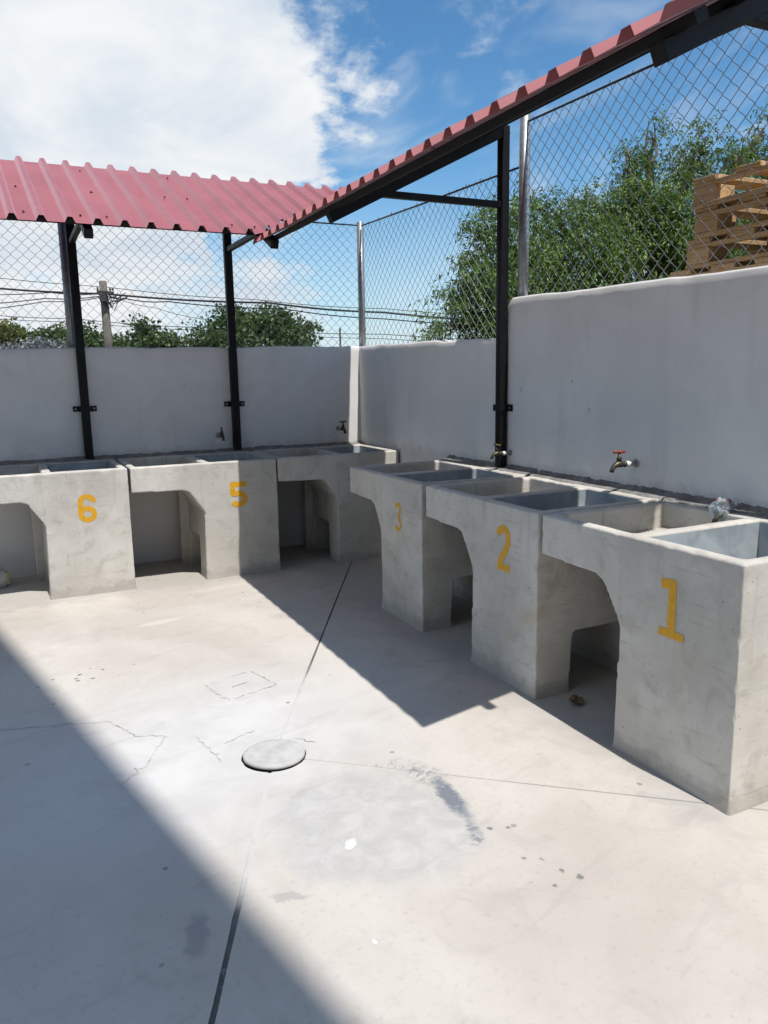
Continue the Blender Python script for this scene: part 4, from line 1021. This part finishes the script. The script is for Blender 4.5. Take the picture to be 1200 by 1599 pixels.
def cable(uv, depth, rad, label):
    P = []
    pts = [Vector(at(u, v, depth)) for u, v in uv]
    for i in range(len(pts)-1):
        for q in range(8): P.append(pts[i].lerp(pts[i+1], q/8) - Vector((0, 0, 0.06*math.sin(math.pi*q/8))))
    P.append(pts[-1]); m_ = MB(); m_.tube(P, rad, 5)
    tag(m_.build('overhead_cable', 'cable', None, True), label, 'cable', 'overhead cables')
cable([(-80, 443), (163, 459), (420, 473), (600, 488), (850, 505)], PD, 0.036, 'thickest black overhead cable passing the utility pole')
cable([(-80, 458), (80, 457), (163, 458)], PD-.1, 0.016, 'thin overhead cable reaching the pole from the left, just under the thick one')
cable([(-80, 476), (70, 466), (160, 462)], PD-.1, 0.018, 'overhead cable rising from the far left to the pole')
cable([(-80, 487), (70, 471), (160, 464)], PD-.15, 0.016, 'lower overhead cable rising from the far left to the pole')
cable([(172, 462), (195, 466), (262, 471), (440, 482), (600, 498), (850, 512)], PD+.1, 0.020, 'overhead cable running right from the pole below the thick one')
cable([(-80, 424), (163, 448), (400, 468), (600, 482), (850, 496)], PD+.2, 0.012, 'highest thin overhead cable passing the pole top')
cable([(-80, 486), (120, 498), (330, 512), (600, 522), (850, 532)], PD+3, 0.014, 'low thin overhead cable crossing behind the round tree')
cable([(-80, 491), (120, 503), (330, 516), (600, 529), (850, 538)], PD+3, 0.012, 'lowest thin overhead cable above the tree tops')
cable([(178, 464), (240, 480), (330, 500)], PD+.1, 0.010, 'thin drop cable falling right from the pole to the round tree')
b0 = at(532, 545, 45); tp = at(531, 514, 45)
fp = empty('fence_post', (b0[0], b0[1], -0.06)); tag(fp, 'thin grey post far away, right of the round tree', 'post')
m_ = MB(); m_.tube([(0, 0, -0.2), (0, 0, tp[2]+0.06)], 0.055, 8); q = m_.build('shaft', 'weathered_pole', fp)
m_ = MB(); m_.tube([(0, 0, tp[2]+0.06), (0, 0, tp[2]+0.12)], [0.07, 0.03], 8); m_.build('cap', 'weathered_pole', fp)

# ------------------------------------------------------------------ building behind the camera whose roof edge shades the left of the yard
HB = 12.0
sh = Vector((SUN.x/SUN.z, SUN.y/SUN.z))*HB
A = Vector((-2.95, -1.327))+sh; Bq = Vector((-2.204, -4.847))+sh; ed = (Bq-A).normalized()
C0 = A - ed*0.45
bl = empty('tall_building', (C0.x, C0.y, 0), math.atan2(ed.y, ed.x)); tag(bl, 'tall pale building behind the camera, its roof edge shading the floor', 'building')
LB, WB = 12.0, 18.0          # local +x along the edge away from the yard, local -y is outward (yard's right), +y? set below; body widened to block sky light
sgn = -1 if Vector((-ed.y, ed.x)).x > 0 else 1       # body lies to the left (west) of the edge
y0_, y1_ = (0.0, sgn*WB)
ya, yb = min(y0_, y1_), max(y0_, y1_)
m_ = MB(); m_.box((0.0, ya, -0.1), (LB, yb, HB-0.5)); m_.build('wall', 'building_paint', bl)
m_ = MB(); m_.box((0.0, ya, HB-0.498), (LB, yb, HB)); m_.build('parapet', 'building_trim', bl)
for fl in range(4):
    for i in range(4):
        x = 1.2+i*2.8; z = 0.9+fl*2.9
        for yy, s in ((y0_, -sgn),):
            m_ = MB(); m_.box((x, min(yy, yy+s*0.04), z), (x+1.3, max(yy, yy+s*0.04), z+1.4)); f = m_.build('window', 'building_trim', bl)
            m_ = MB(); m_.box((x+0.06, min(yy+s*0.041, yy+s*0.046), z+0.06), (x+1.24, max(yy+s*0.041, yy+s*0.046), z+1.34)); m_.build('pane', 'window_glass', f)
